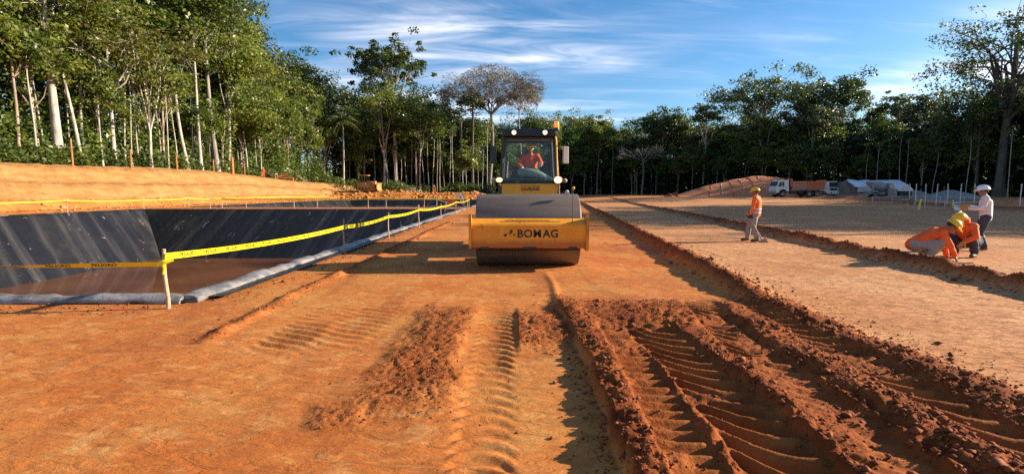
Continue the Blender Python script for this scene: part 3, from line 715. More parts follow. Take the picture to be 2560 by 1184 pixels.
hero('forest_tree', 'slender grey tree with upswept fine branches, between two white trunks on the bank', 380, 65, 90, 106, 'pale', 'lime', 75, 0.62, 0.20, fork=4, bare=0.35, sparse=0.7, nleaf=2200)
hero('forest_tree', 'crooked pale trunk leaning left, its top bent like an elbow', 472, 72, 70, 107, 'pale', 'olive', 70, 0.35, 0.26, lean=(-0.12, 0), wob=0.05, bare=0.6, nleaf=1700)
hero('forest_tree', 'straight pale slim trunk rising past the elbow-topped tree', 505, 75, -60, 108, 'pale', 'mid', 90, 0.33, 0.24, lean=(-0.02, 0), wob=0.012, bare=0.7)
hero('forest_tree', 'tall grey trunk with heavy crown at the right end of the left bank', 545, 79, -70, 109, 'grey', 'dark', 120, 0.36, 0.40, lean=(-0.06, 0), wob=0.02, bare=0.62, nl=11, nleaf=5200)
hero('forest_tree', 'pale trunk whose crown is the last one against the sky on the left', 575, 84, 40, 110, 'pale', 'mid', 82, 0.62, 0.33, lean=(0.02, 0), bare=0.35, nl=12, nleaf=5200, vine=500)
hero('forest_tree', 'round bright green tree in front of the last tall crown on the left', 620, 90, 235, 111, 'pale', 'lime', 78, 0.75, 0.16, bare=0.25, nl=11, nleaf=4200)
hero('forest_tree', 'small pale-stemmed tree with feathery yellow leaves at the bank corner', 655, 93, 290, 112, 'pale', 'lime', 55, 0.6, 0.13, bare=0.3)
# far tree line in the middle
hero('forest_tree', 'round dark crown on the skyline, first right of the left forest', 700, 150, 178, 121, 'grey', 'dark', 62, 0.55, 0.4, nl=12, nleaf=5200)
hero('forest_tree', 'broad flat-topped dark crown on the skyline behind the palm', 815, 168, 205, 122, 'dark', 'dark', 95, 0.45, 0.4, nl=12, nleaf=5600)
hero('forest_tree', 'pale forked tree in front of the dark crowns, left of the palm', 785, 140, 255, 123, 'pale', 'grey', 48, 0.5, 0.26, fork=4, bare=0.4, nleaf=2600)
pp = palm_parts(124, za(300, 128) - hz(xa(860, 128), 128))
plant_tree('palm_tree', 'palm with drooping fronds on a thin white stem in front of the forest', pp, 'pale', 'lime', (xa(860, 128), 128, hz(xa(860, 128), 128)))
hero('forest_tree', 'vine-draped bright green column of leaves beside the palm', 895, 136, 300, 125, 'grey', 'lime', 40, 0.85, 0.2, bare=0.1, nl=12, nleaf=3600, vine=700)
hero('forest_tree', 'tallest emergent tree with ragged open crown above the middle forest', 992, 142, 112, 126, 'pale', 'dark', 80, 0.32, 0.62, fork=5, bare=0.62, lean=(-0.035, 0), sparse=0.3, up=0.55, nl=24, nleaf=5200, clr=0.15, leaf=0.75)
hero('forest_tree', 'spreading tree wrapped round the foot of the tallest emergent tree', 960, 140, 195, 127, 'pale', 'mid', 75, 0.6, 0.34, fork=4, bare=0.4, nl=12, nleaf=4600, lean=(0.02, 0))
hero('forest_tree', 'leafy tree right of the tallest emergent tree with bundle of pale stems', 1050, 138, 265, 128, 'pale', 'mid', 60, 0.6, 0.25, nl=11, nleaf=3800)
hero('forest_tree', 'thin tree with sparse airy twigs against the sky, left of the umbrella crown', 1100, 150, 240, 129, 'grey', 'grey', 40, 0.35, 0.2, sparse=0.9, nleaf=700, bare=0.6)
Yu = 148; xu = xa(1228, Yu, 3); zu = hz(xu, Yu)
plant_tree('umbrella_tree', 'leafless umbrella-shaped tree with a tall clear pale trunk behind the roller', rec_tree(130, za(165, Yu) - zu, 0.62, za(285, Yu) - zu, 13.6, za(163, Yu) - za(285, Yu), 7, 9000, 1.0, dome=True), 'grey', 'twig', (xu, Yu, zu))
hero('forest_tree', 'dark knobbly trunk standing left of the umbrella tree, thin crown', 1181, 145, 232, 131, 'dark', 'dark', 34, 0.22, 0.55, sparse=0.6, bare=0.78, nleaf=900, wob=0.012)
Yv = 156; xv = xa(1301, Yv, 3); zv = hz(xv, Yv)
plant_tree('bare_tree', 'fine-twigged bare tree on a white stem right of the umbrella tree', rec_tree(132, za(200, Yv) - zv, 0.30, za(275, Yv) - zv, 7.0, za(205, Yv) - za(275, Yv), 6, 3000, 0.9), 'pale', 'twig', (xv, Yv, zv))
hero('forest_tree', 'bright lime bush-like tree left of the umbrella trunk', 1165, 139, 365, 133, 'pale', 'lime', 24, 0.8, 0.12, bare=0.2, nleaf=1900)
# right tree line, backlit
hero('forest_tree', 'round-topped tree rising right of the roller beacon', 1492, 178, 298, 141, 'grey', 'mid', 42, 0.5, 0.3)
hero('forest_tree', 'broad round dark crown between the roller and the pair of great trees', 1655, 172, 281, 142, 'grey', 'dark', 62, 0.42, 0.35, nl=12)
Yw = 164; xw = xa(1606, Yw, 2); zw_ = hz(xw, Yw)
plant_tree('bare_tree', 'pale bare tree with fan of branches in front of the dark right forest', rec_tree(143, za(355, Yw) - zw_, 0.30, za(405, Yw) - zw_, 7.5, za(352, Yw) - za(405, Yw), 5, 500, 0.8), 'grey', 'twig', (xw, Yw, zw_))
hero('forest_tree', 'pale slim tree with small flat crown left of the great trees', 1757, 158, 262, 144, 'pale', 'dark', 36, 0.3, 0.34, fork=3, bare=0.6, nleaf=1500)
hero('forest_tree', 'great spreading tree, left one of the pair behind the covered mound', 1893, 146, 200, 145, 'pale', 'dark', 118, 0.42, 0.45, fork=6, bare=0.55, nl=22, nleaf=7000, up=0.4, clr=0.2)
hero('forest_tree', 'great domed tree, taller one of the pair, above the dump truck', 2066, 141, 190, 146, 'grey', 'dark', 82, 0.45, 0.5, fork=5, bare=0.5, nl=18, nleaf=6600, clr=0.22)
hero('forest_tree', 'straight white trunk right above the dump truck bed', 2026, 132, 262, 147, 'pale', 'grey', 55, 0.42, 0.40, wob=0.008, nleaf=3400)
hero('forest_tree', 'slim tree with a layered flat crown standing right of the great pair', 2228, 122, 235, 148, 'grey', 'dark', 42, 0.3, 0.24, fork=3, bare=0.6, nleaf=1500, clr=0.2)
hero('forest_tree', 'pair-limbed pale tree with greyish top above the tent', 2300, 116, 238, 149, 'pale', 'grey', 46, 0.45, 0.36, fork=4, bare=0.45, nleaf=3000)
hero('forest_tree', 'pointed small dark crown on the skyline between great trees and tent', 2182, 136, 262, 150, 'dark', 'dark', 22, 0.4, 0.2, nleaf=1500)
hero('forest_tree', 'huge open-crowned tree at the right edge of the picture', 2500, 92, 22, 151, 'dark', 'dark', 165, 0.50, 0.75, fork=6, bare=0.5, nl=26, nleaf=7000, up=0.5, sparse=0.6, clr=0.17, leaf=0.46)
hero('forest_tree', 'dense dark tree below the huge open crown at right', 2440, 98, 205, 152, 'dark', 'dark', 95, 0.6, 0.35, nl=13, nleaf=6000, clr=0.3)

# filler trees behind: shared meshes
PROTO = []
for i, (Hh, cr, ch, lf, nlv, bk, br) in enumerate(((24, 5.4, 14, 'mid', 6400, 'pale', .25), (21, 4.6, 13, 'lime', 5600, 'pale', .25), (26, 6.2, 15, 'dark', 7200, 'grey', .35), (19, 4.2, 12, 'mid', 5000, 'tan', .3), (23, 5.0, 14, 'grey', 5600, 'pale', .3),
                                                   (28, 6.8, 15, 'dark', 7600, 'dark', .4), (17, 3.6, 13, 'lime', 4600, 'pale', .15), (25, 5.6, 12, 'olive', 5200, 'pale', .4), (14, 3.6, 11, 'mid', 4400, 'grey', .1))):
    PROTO.append((tree_parts(300 + i, Hh, 0.16 + 0.012 * cr * cr * .5, br, cr, ch, nl=11, leaf=0.54, nleaf=nlv, wob=0.02, vine=350 if i % 2 == 0 else 0), bk, lf, Hh))
rng = np.random.default_rng(12)
FILL = []
def filler(x, y, k, label, group, s=1.0):
    (tm, cm), bk, lf, Hh = PROTO[k]
    t = plant_tree('forest_tree', label, (tm, cm), bk, lf, (x, y, hz(x, y)), rng.uniform(0, 6.28), (s * rng.uniform(.9, 1.12), s * rng.uniform(.9, 1.12), s * rng.uniform(.88, 1.15)), group)
    FILL.append((t, k, group))
LL = 'crowded rainforest tree behind the front trunks of the left bank'
for row, (dx, step, ks, s) in enumerate(((3.4, 7.5, (6, 8, 3), 0.8), (8.5, 6.0, (3, 0, 4, 1), 1.12), (15, 6.5, (0, 4, 7, 2), 1.28), (23, 7.5, (2, 5, 0), 1.42), (33, 9, (5, 2), 1.5))):
    y = 30 + row * 2.3
    while y < 146:
        filler(-45.5 - dx + rng.normal(0, 1.0), y + rng.normal(0, 1.0), ks[rng.integers(len(ks))], LL, 'trees of the left forest', s)
        y += step * rng.uniform(0.75, 1.3) * (1 + 0.35 * (y > 100))
LC = 'leafy tree in the far tree line between left forest and roller'
for row, (dy, step, ks, s) in enumerate(((0, 5.5, (8, 6, 3), 0.9), (5, 6, (3, 0, 1), 0.98), (12, 7, (0, 4, 2), 1.05), (21, 8.5, (2, 5, 0), 1.1))):
    x = -50 + row
    while x < 30:
        hs = 1.0 if x < -22 else (0.86 if x < 5 else 0.95)
        filler(x + rng.normal(0, 1), 147 + dy + rng.normal(0, 1) + max(0, x + 15) * 0.7, ks[rng.integers(len(ks))], LC, 'trees of the middle tree line', s * hs); x += step * rng.uniform(.75, 1.3)
LR = 'dark backlit tree in the shaded tree line on the right'
epts = [Vector((p[0], p[1])) for p in EDGE_R[:8]]
for row, (off, step, ks, s) in enumerate(((0, 6, (3, 8, 6), 0.86), (5, 6, (4, 3, 0), 0.9), (11, 7, (2, 0, 4), 0.93), (19, 9, (5, 2), 0.95))):
    for a, b in zip(epts[:-1], epts[1:]):
        d = (b - a); L = d.length; d.normalize(); nrm = Vector((-d.y, d.x)) if (-d.y) * 1 > 0 else Vector((d.y, -d.x))
        if nrm.x < 0 and nrm.y < 0: nrm = -nrm
        s_ = rng.uniform(0, 3)
        while s_ < L:
            p = a + d * s_ + nrm * (off + rng.normal(0, 1)); s_ += step * rng.uniform(.75, 1.3)
            filler(p.x, p.y, ks[rng.integers(len(ks))], LR, 'trees of the right tree line', s * float(np.interp(1280 + F * p.x / p.y, (1400, 1700, 1900, 2080, 2180, 2350, 2450, 2600), (.98, .98, 1.0, .9, .74, .72, .85, .9))))
LO = 'tree of the forest beyond the right edge, shading the site'
for (x, y) in ((84, 54), (92, 48), (80, 43), (88, 37), (77, 34), (95, 41), (84, 29), (100, 55), (93, 31)):
    filler(x, y, int(rng.choice((2, 5, 0))), LO, 'trees beyond the right edge', 1.1)

# thin bare stems one can tell apart in the tree line
stem_v = [tree_parts(400 + i, 15 + 2 * i, 0.11 + 0.02 * (i % 3), 0.8, 1.6, 3.5, nl=4, leaf=0.4, nleaf=260, wob=0.035, lean=((i - 2) * 0.02, 0), sparse=0.5) for i in range(5)]
def stem(px, Y, label, group, k, s=1.0, bark='pale', lf='mid'):
    x = xa(px, Y, 2); t = plant_tree('slim_tree', label, stem_v[k % 5], bark, lf, (x, Y, hz(x, Y)), rng.uniform(0, 6.28), (s, s, s * rng.uniform(.85, 1.15)), group)
    FILL.append((t, 9, group))
for i, px in enumerate((12, 98, 118, 180, 232, 250, 262, 318, 335, 352, 408, 425, 448, 488, 528, 560, 600, 612, 632, 645)):
    Y = -47.2 * F / (px - 1280) * rng.uniform(0.99, 1.06)
    stem(px, Y, 'thin pale stem among the undergrowth on the left bank', 'thin stems on the left bank', i, 0.75, 'pale', 'lime')
for i, px in enumerate((740, 765, 772, 812, 838, 875, 912, 938, 968, 990, 1003, 1017, 1030, 1042, 1062, 1072, 1082, 1093, 1100, 1112, 1125, 1133, 1150, 1158, 1195, 1206, 1218)):
    stem(px, 141 + rng.uniform(-1, 4), 'thin pale stem at the foot of the middle tree line', 'thin stems in the middle tree line', i + 1, rng.uniform(.75, 1.05), 'pale', 'mid')
for i, px in enumerate((1478, 1530, 1585, 1640, 1730, 1790, 1868, 1912, 2100, 2165, 2190, 2247, 2262, 2330, 2415, 2520)):
    Yq = np.interp(px, (1440, 1560, 1700, 1880, 2100, 2300, 2560), (188, 178, 165, 147, 126, 108, 88)) - 3
    stem(px, float(Yq), 'thin pale stem at the foot of the dark right tree line', 'thin stems in the right tree line', i + 2, rng.uniform(.5, .8), ('grey', 'pale', 'grey')[i % 3], 'dark')

# undergrowth: leaves nobody could count
def mass(name, boxes, per, leafsz, lm, seed):
    rng = np.random.default_rng(seed); Cs = []; Ss = []
    for (x, y, z0, rx, ry, h) in boxes:
        n = int(per * rx * h); g = rng.normal(0, 1, (n, 3)); g /= np.linalg.norm(g, axis=1, keepdims=True); g *= rng.uniform(0.35, 1, (n, 1)) ** 0.5
        Cs.append(np.array([x, y, z0 + h * 0.42]) + g * np.array([rx, ry, h * 0.6])); Ss.append(np.full(n, leafsz) * rng.uniform(0.6, 1.4, n))
    C = np.concatenate(Cs); C[:, 2] = np.maximum(C[:, 2], -0.2)
    tn = fbm(C[:, 0] * 0.5 + C[:, 1] * 0.2, C[:, 2] * 0.6 + C[:, 1] * 0.3, 2, seed)
    me = leaves_mesh(name, C, rng.normal(0, .6, C.shape) + np.array([0.2, -0.2, 0.7]), np.concatenate(Ss), np.clip(tn * 1.2 - 0.2 + rng.uniform(-.25, .25, len(C)), 0, 1), rng, 0.55)
    return tag(link(name, me, lm), kind='stuff')
bx = []
for i in range(190):
    y = rng.uniform(34, 142); x = -45.8 - abs(rng.normal(0, 1.1)) - 0.2; bx.append((x, y, hz(x, y), rng.uniform(.8, 1.8), rng.uniform(.8, 1.8), rng.uniform(.7, 2.4)))
for i in range(60):
    x = rng.uniform(-44, -4); y = 137 + rng.uniform(0, 6); bx.append((x, y, hz(x, y), rng.uniform(1, 2.4), rng.uniform(1, 2), rng.uniform(1.0, 3.0)))
for px, Y, w, h in ((780, 124, 3, 2.2), (800, 122, 3, 2.0), (835, 120, 3.4, 2.4), (990, 119, 3.2, 2.2), (985, 118, 3.5, 3.0), (1000, 120, 3, 2), (880, 123, 3, 3.4), (750, 118, 3, 1.6), (730, 112, 3, 1.4), (1020, 124, 3, 2)):
    x = xa(px, Y); bx.append((x, Y, hz(x, Y), w, 2, h))
mass('bank_undergrowth', bx, 44, 0.42, LM['lime'], 51)
bx = []
for i in range(90):
    y = rng.uniform(34, 146); x = -60 - rng.uniform(0, 16); bx.append((x, y, hz(x, y), rng.uniform(3, 5), 3, rng.uniform(9, 18)))
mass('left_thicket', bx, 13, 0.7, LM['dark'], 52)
bx = []
for i in range(170):
    y = rng.uniform(30, 146); x = -47.5 - rng.uniform(0.3, 6); bx.append((x, y, hz(x, y), rng.uniform(1.2, 2.6), 1.8, rng.uniform(2.5, 10)))
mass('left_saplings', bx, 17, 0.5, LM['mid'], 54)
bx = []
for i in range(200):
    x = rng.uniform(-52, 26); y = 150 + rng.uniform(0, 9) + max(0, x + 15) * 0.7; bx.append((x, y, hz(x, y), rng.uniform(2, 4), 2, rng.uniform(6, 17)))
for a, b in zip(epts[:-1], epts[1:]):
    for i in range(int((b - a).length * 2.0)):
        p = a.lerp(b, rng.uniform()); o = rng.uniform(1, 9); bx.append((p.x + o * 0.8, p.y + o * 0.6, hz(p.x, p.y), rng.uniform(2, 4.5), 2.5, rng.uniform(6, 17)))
mass('dark_thicket', bx, 9.0, 1.0, LM['gap_shade'], 53)  # interior leaves carry the forest's inner shade in their dark colour

# every crowd tree gets a label of its own: kind, rank from the left, landmark in front of it
KIND = ('tall mid-green tree', 'bright lime tree', 'broad dark tree', 'slim tan-trunked tree', 'grey-green tree', 'largest dark tree', 'small lime tree', 'olive-leaved tree', 'low bushy tree', 'thin pale stem')
ZONES = ((-9e9, 0, 'beyond the left border'), (0, 120, 'at the far left of the bank'), (120, 240, 'round the thickest white trunk'), (240, 340, 'round the forked white tree'), (340, 440, 'round the slender grey tree'), (440, 560, 'round the elbow-topped tree'), (560, 690, 'at the bank corner'), (690, 800, 'left of the palm'), (800, 920, 'round the palm'),
         (920, 1020, 'left below the tallest tree'), (1020, 1110, 'right below the tallest tree'), (1110, 1215, 'left of the umbrella trunk'), (1215, 1400, 'behind the roller cab'), (1400, 1520, 'just right of the roller'), (1520, 1660, 'round the pale fan-shaped tree'), (1660, 1800, 'behind the left half of the mound'), (1800, 1930, 'behind the mound top'),
         (1930, 2065, 'behind the dump truck'), (2065, 2160, 'behind the tent gable'), (2160, 2260, 'behind the mixer'), (2260, 2350, 'behind the fence posts'), (2350, 2450, 'behind the gravel heap'), (2450, 2560, 'at the right border'), (2560, 9e9, 'beyond the right border'))
ORD = ('first', 'second', 'third', 'fourth', 'fifth', 'sixth', 'seventh', 'eighth', 'ninth', 'tenth', 'eleventh', 'twelfth', 'thirteenth', 'fourteenth', 'fifteenth', 'sixteenth')
cells = {}
for t, k, g_ in FILL:
    px = 1280 + F * t.location.x / max(1, t.location.y)
    zn = next(z for z in ZONES if z[0] <= px < z[1])[2]
    cells.setdefault((zn, k), []).append((px, t))
for (zn, k), L in cells.items():
    L.sort(key=lambda q: q[0])
    for i, (px, t) in enumerate(L):
        t['label'] = f"{KIND[k]} {zn}, the only one there" if len(L) == 1 else f"{ORD[min(i, 15)]} {KIND[k]} from left {zn}"
# ------------------------------------------------------------------ materials of things
m_yel = pmat('yellow_paint', (0.74, 0.29, 0.012), 0.45, var=0.12, scale=2.0, dirt=0.62, dscale=3.2, dcol=(0.30, 0.095, 0.025))
m_yel2 = pmat('clean_yellow_paint', (0.75, 0.36, 0.02), 0.4, var=0.08, scale=2.0, dirt=0.25)
m_blk = pmat('black_metal', (0.022, 0.021, 0.021), 0.5, var=0.3, scale=4, dirt=0.18)
m_rub = pmat('tyre_rubber', (0.028, 0.025, 0.024), 0.85, var=0.3, scale=5, dirt=0.45)
m_drum, nt, bs = new_mat('drum_steel')
g = N(nt, 'ShaderNodeTexCoord').outputs['Object']
n1 = noise_node(nt, 1.0, 7, 0.6, mapping(nt, g, (0.5, 6, 6))); n2 = noise_node(nt, 2.2, 6, 0.6, g)
c = mixc(nt, mapr(nt, n1, 0.3, 0.7), (0.15, 0.11, 0.085), (0.22, 0.165, 0.13))
c = mixc(nt, mapr(nt, n2, 0.5, 0.8, 0, 0.55), c, (0.29, 0.165, 0.10))
nt.links.new(c, bs.inputs['Base Color']); bs.inputs['Metallic'].default_value = 0.35; bs.inputs['Roughness'].default_value = 0.5
m_glass, nt, bs = new_mat('cab_glass')
lw = N(nt, 'ShaderNodeLayerWeight'); lw.inputs[0].default_value = 0.12
gl = N(nt, 'ShaderNodeBsdfGlossy'); gl.inputs['Roughness'].default_value = 0.03
tp_ = N(nt, 'ShaderNodeBsdfTransparent'); tp_.inputs[0].default_value = (0.80, 0.84, 0.82, 1)
ms = N(nt, 'ShaderNodeMixShader'); nt.links.new(mth(nt, 'ADD', mth(nt, 'MULTIPLY', lw.outputs['Facing'], 0.35), 0.05), ms.inputs[0])
nt.links.new(tp_.outputs[0], ms.inputs[1]); nt.links.new(gl.outputs[0], ms.inputs[2]); nt.links.new(ms.outputs[0], nt.nodes['Material Output'].inputs[0])
m_lamp = emat('lit_lamp', (1.0, 0.74, 0.40), 6.0)
m_lamp2 = emat('bright_lit_lamp', (1.0, 0.76, 0.42), 16.0)
m_ring = emat('warm_lens_ring', (1.0, 0.48, 0.14), 1.3)
m_amber, nt, bs = new_mat('amber_lens')
bs.inputs['Base Color'].default_value = (0.9, 0.22, 0.02, 1); bs.inputs['Roughness'].default_value = 0.2
bs.inputs['Emission Color'].default_value = (1.0, 0.25, 0.02, 1); bs.inputs['Emission Strength'].default_value = 0.45
m_white = pmat('white_paint', (0.72, 0.72, 0.70), 0.45, var=0.06, scale=2, dirt=0.22)
m_wood = pmat('raw_wood', (0.50, 0.33, 0.21), 0.85, var=0.3, scale=9, bmp=0.3)
m_wood2 = pmat('weathered_wood', (0.33, 0.24, 0.17), 0.9, var=0.3, scale=9, bmp=0.3)
m_post = pmat('orange_brown_post', (0.45, 0.17, 0.06), 0.8, var=0.25, scale=4)
m_tape = pmat('yellow_tape', (0.82, 0.66, 0.015), 0.35, var=0.06, scale=2)
m_ink = pmat('black_print', (0.015, 0.014, 0.013), 0.5, var=0.2)
m_steel = pmat('galvanised_steel', (0.48, 0.48, 0.48), 0.45, 0.4, var=0.2, scale=6)
m_orange = pmat('orange_work_cloth', (0.78, 0.115, 0.018), 0.8, var=0.16, scale=7, bmp=0.25)
m_vest = pmat('hi_vis_orange_cloth', (0.85, 0.15, 0.022), 0.75, var=0.14, scale=9, bmp=0.25)
m_hatY = pmat('yellow_helmet', (0.80, 0.46, 0.015), 0.3, var=0.06, scale=4)
m_hatW = pmat('white_helmet', (0.80, 0.79, 0.78), 0.3, var=0.05, scale=4)
m_skin = pmat('brown_skin', (0.24, 0.115, 0.065), 0.55, var=0.15, scale=9)
m_pants = pmat('grey_work_trousers', (0.30, 0.27, 0.24), 0.9, var=0.18, scale=6, bmp=0.3, dirt=0.25)
m_navy = pmat('navy_work_trousers', (0.045, 0.05, 0.075), 0.9, var=0.25, scale=6, bmp=0.3, dirt=0.18)
m_boot = pmat('brown_leather_boot', (0.13, 0.065, 0.035), 0.7, var=0.25, scale=6, dirt=0.35)
m_shirtW = pmat('white_cotton_shirt', (0.66, 0.63, 0.62), 0.85, var=0.10, scale=6, bmp=0.3)
m_refl = pmat('grey_reflective_band', (0.55, 0.56, 0.55), 0.35, var=0.12)
m_glove = pmat('tan_leather_glove', (0.50, 0.25, 0.07), 0.8, var=0.2, scale=8)
m_hair = pmat('black_hair', (0.018, 0.015, 0.013), 0.7, var=0.2)
m_teal = pmat('grey_green_plastic', (0.20, 0.27, 0.25), 0.4, var=0.15, scale=3)
m_seat = pmat('black_seat_vinyl', (0.03, 0.03, 0.032), 0.6, var=0.2)
m_truckor = pmat('faded_orange_paint', (0.58, 0.175, 0.085), 0.6, var=0.2, scale=1.2, dirt=0.35)
m_doz = pmat('dusty_yellow_paint', (0.46, 0.235, 0.085), 0.6, var=0.2, scale=2, dirt=0.5)
m_grey = pmat('grey_machine_paint', (0.30, 0.28, 0.27), 0.6, var=0.2, scale=2, dirt=0.3)
m_tarp = pmat('white_tarpaulin', (0.70, 0.71, 0.70), 0.6, var=0.12, scale=0.8, dirt=0.2, bmp=0.2)
m_canvas = pmat('brown_canvas', (0.19, 0.135, 0.10), 0.85, var=0.25, scale=0.8, bmp=0.2)
m_gravel = pmat('grey_gravel', (0.26, 0.235, 0.215), 0.95, var=0.3, scale=6, bmp=0.6)
m_mound = pmat('red_earth_cover', (0.56, 0.175, 0.06), 0.85, var=0.16, scale=0.5, bmp=0.3)
m_rope = pmat('pale_cord', (0.70, 0.52, 0.40), 0.8)
m_blue = pmat('blue_print', (0.06, 0.10, 0.28), 0.5)

def text_mesh(txt, size, off=0.0, shear=0.0):
    cu = bpy.data.curves.new('lettering', 'FONT'); cu.body = txt; cu.size = size; cu.offset = off; cu.shear = shear
    cu.resolution_u = 3; cu.align_x = 'CENTER'; cu.align_y = 'CENTER'; cu.extrude = 0.0
    o = bpy.data.objects.new('lettering', cu); COL.objects.link(o)
    me = bpy.data.meshes.new_from_object(o.evaluated_get(bpy.context.evaluated_depsgraph_get()))
    bpy.data.objects.remove(o); me.name = 'lettering'
    return me

# ------------------------------------------------------------------ people
def remeshed(name, mb, vox, dec=0.5):
    o = bpy.data.objects.new('tmp', mb.mesh('tmp')); COL.objects.link(o)
    r = o.modifiers.new('r', 'REMESH'); r.mode = 'VOXEL'; r.voxel_size = vox; r.use_smooth_shade = True
    s = o.modifiers.new('s', 'SMOOTH'); s.factor = 0.5; s.iterations = 3
    if dec < 1: d = o.modifiers.new('d', 'DECIMATE'); d.ratio = dec
    me = bpy.data.meshes.new_from_object(o.evaluated_get(bpy.context.evaluated_depsgraph_get()))
    bpy.data.objects.remove(o); me.name = name
    if name in ('shirt', 'vest', 'trousers', 'neck_cloth'):        # creases in the cloth
        n_ = len(me.vertices); co = np.zeros(n_ * 3); no = np.zeros(n_ * 3); me.vertices.foreach_get('co', co); me.vertices.foreach_get('normal', no)
        co = co.reshape(-1, 3); no = no.reshape(-1, 3)
        f_ = np.abs(fbm(co[:, 0] * 9 + co[:, 2] * 5, co[:, 2] * 11 + co[:, 1] * 8, 3, 19) - 0.5) * 2
        co = co + no * (0.016 * (0.45 - f_))[:, None] * 1.5; me.vertices.foreach_set('co', co.ravel()); me.update()
    me.polygons.foreach_set('use_smooth', np.ones(len(me.polygons), bool)); me.materials.clear()
    return me
def caps_(mb, p0, p1, r0, r1, seg=12):
    p0, p1 = Vector(p0), Vector(p1); d = (p1 - p0); L = d.length; d = d.normalized() if L > 1e-6 else Vector((0, 0, 1))
    P, R = [], []
    for k in range(4): a = math.pi / 2 * k / 4; P.append(p0 - d * r0 * math.cos(a)); R.append(max(1e-3, r0 * math.sin(a)))
    for k in range(3): t = k / 2; P.append(p0.lerp(p1, t)); R.append(r0 + (r1 - r0) * t)
    for k in range(1, 5): a = math.pi / 2 * k / 4; P.append(p1 + d * r1 * math.sin(a)); R.append(max(1e-3, r1 * math.cos(a)))
    mb.tube(P, R, seg)
def hand(mb, wrist, dirv, palm_n, side, curl=0.5, s=1.0):
    """palm plus five bent fingers; dirv runs from wrist to knuckles, palm_n is the way the palm faces"""
    d = Vector(dirv).normalized(); pn = Vector(palm_n); pn = (pn - d * pn.dot(d)).normalized(); w = d.cross(pn) * side
    W = Vector(wrist); k0 = W + d * 0.085 * s
    M = Matrix((w, d, pn)).transposed()
    mb.ell(W + d * 0.045 * s, (0.042 * s, 0.052 * s, 0.018 * s), M.to_4x4(), 10, 6)
    for i, (o, L) in enumerate(((-0.030, 0.070), (-0.010, 0.080), (0.010, 0.075), (0.029, 0.058))):
        b = k0 + w * o * s - d * 0.005; a = b; ang = 0
        for sgi, fr in enumerate((0.45, 0.32, 0.23)):
            ang += curl * (0.9 if sgi else 0.7)
            e = a + (d * math.cos(ang) + pn * math.sin(ang)) * L * fr * s
            mb.tube([a, e], [0.0095 * s * (1 - .1 * sgi), 0.0085 * s * (1 - .1 * sgi)], 6); a = e
    b = W + d * 0.03 * s - w * 0.035 * s
    e1 = b + (d * 0.55 - w * 0.7 + pn * 0.35).normalized() * 0.038 * s; e2 = e1 + (d * 0.85 - w * 0.15 + pn * 0.5 * curl).normalized() * 0.032 * s
    mb.tube([b, e1, e2], [0.013 * s, 0.0105 * s, 0.0085 * s], 6)
def head(mb, c, fwd, up=(0, 0, 1)):
    c = Vector(c); f = Vector(fwd).normalized(); u = Vector(up); u = (u - f * u.dot(f)).normalized(); r = f.cross(u)
    M = Matrix((r, f, u)).transposed().to_4x4()
    mb.ell(c + u * 0.02 - f * 0.01, (0.076, 0.096, 0.102), M, 16, 10)
    mb.ell(c - u * 0.055 + f * 0.028, (0.056, 0.062, 0.062), M, 14, 9)
    mb.ell(c + f * 0.092 - u * 0.012, (0.014, 0.020, 0.026), M, 8, 6)
    mb.ell(c + f * 0.078 - u * 0.062, (0.026, 0.014, 0.010), M, 8, 5)
    mb.ell(c + f * 0.072 + u * 0.028, (0.055, 0.022, 0.012), M, 10, 5)
    mb.ell(c + f * 0.070 - u * 0.098, (0.024, 0.022, 0.018), M, 8, 5)
    for s in (-1, 1): mb.ell(c + r * 0.078 * s - f * 0.008 - u * 0.005, (0.011, 0.022, 0.032), M, 8, 6)
    return M
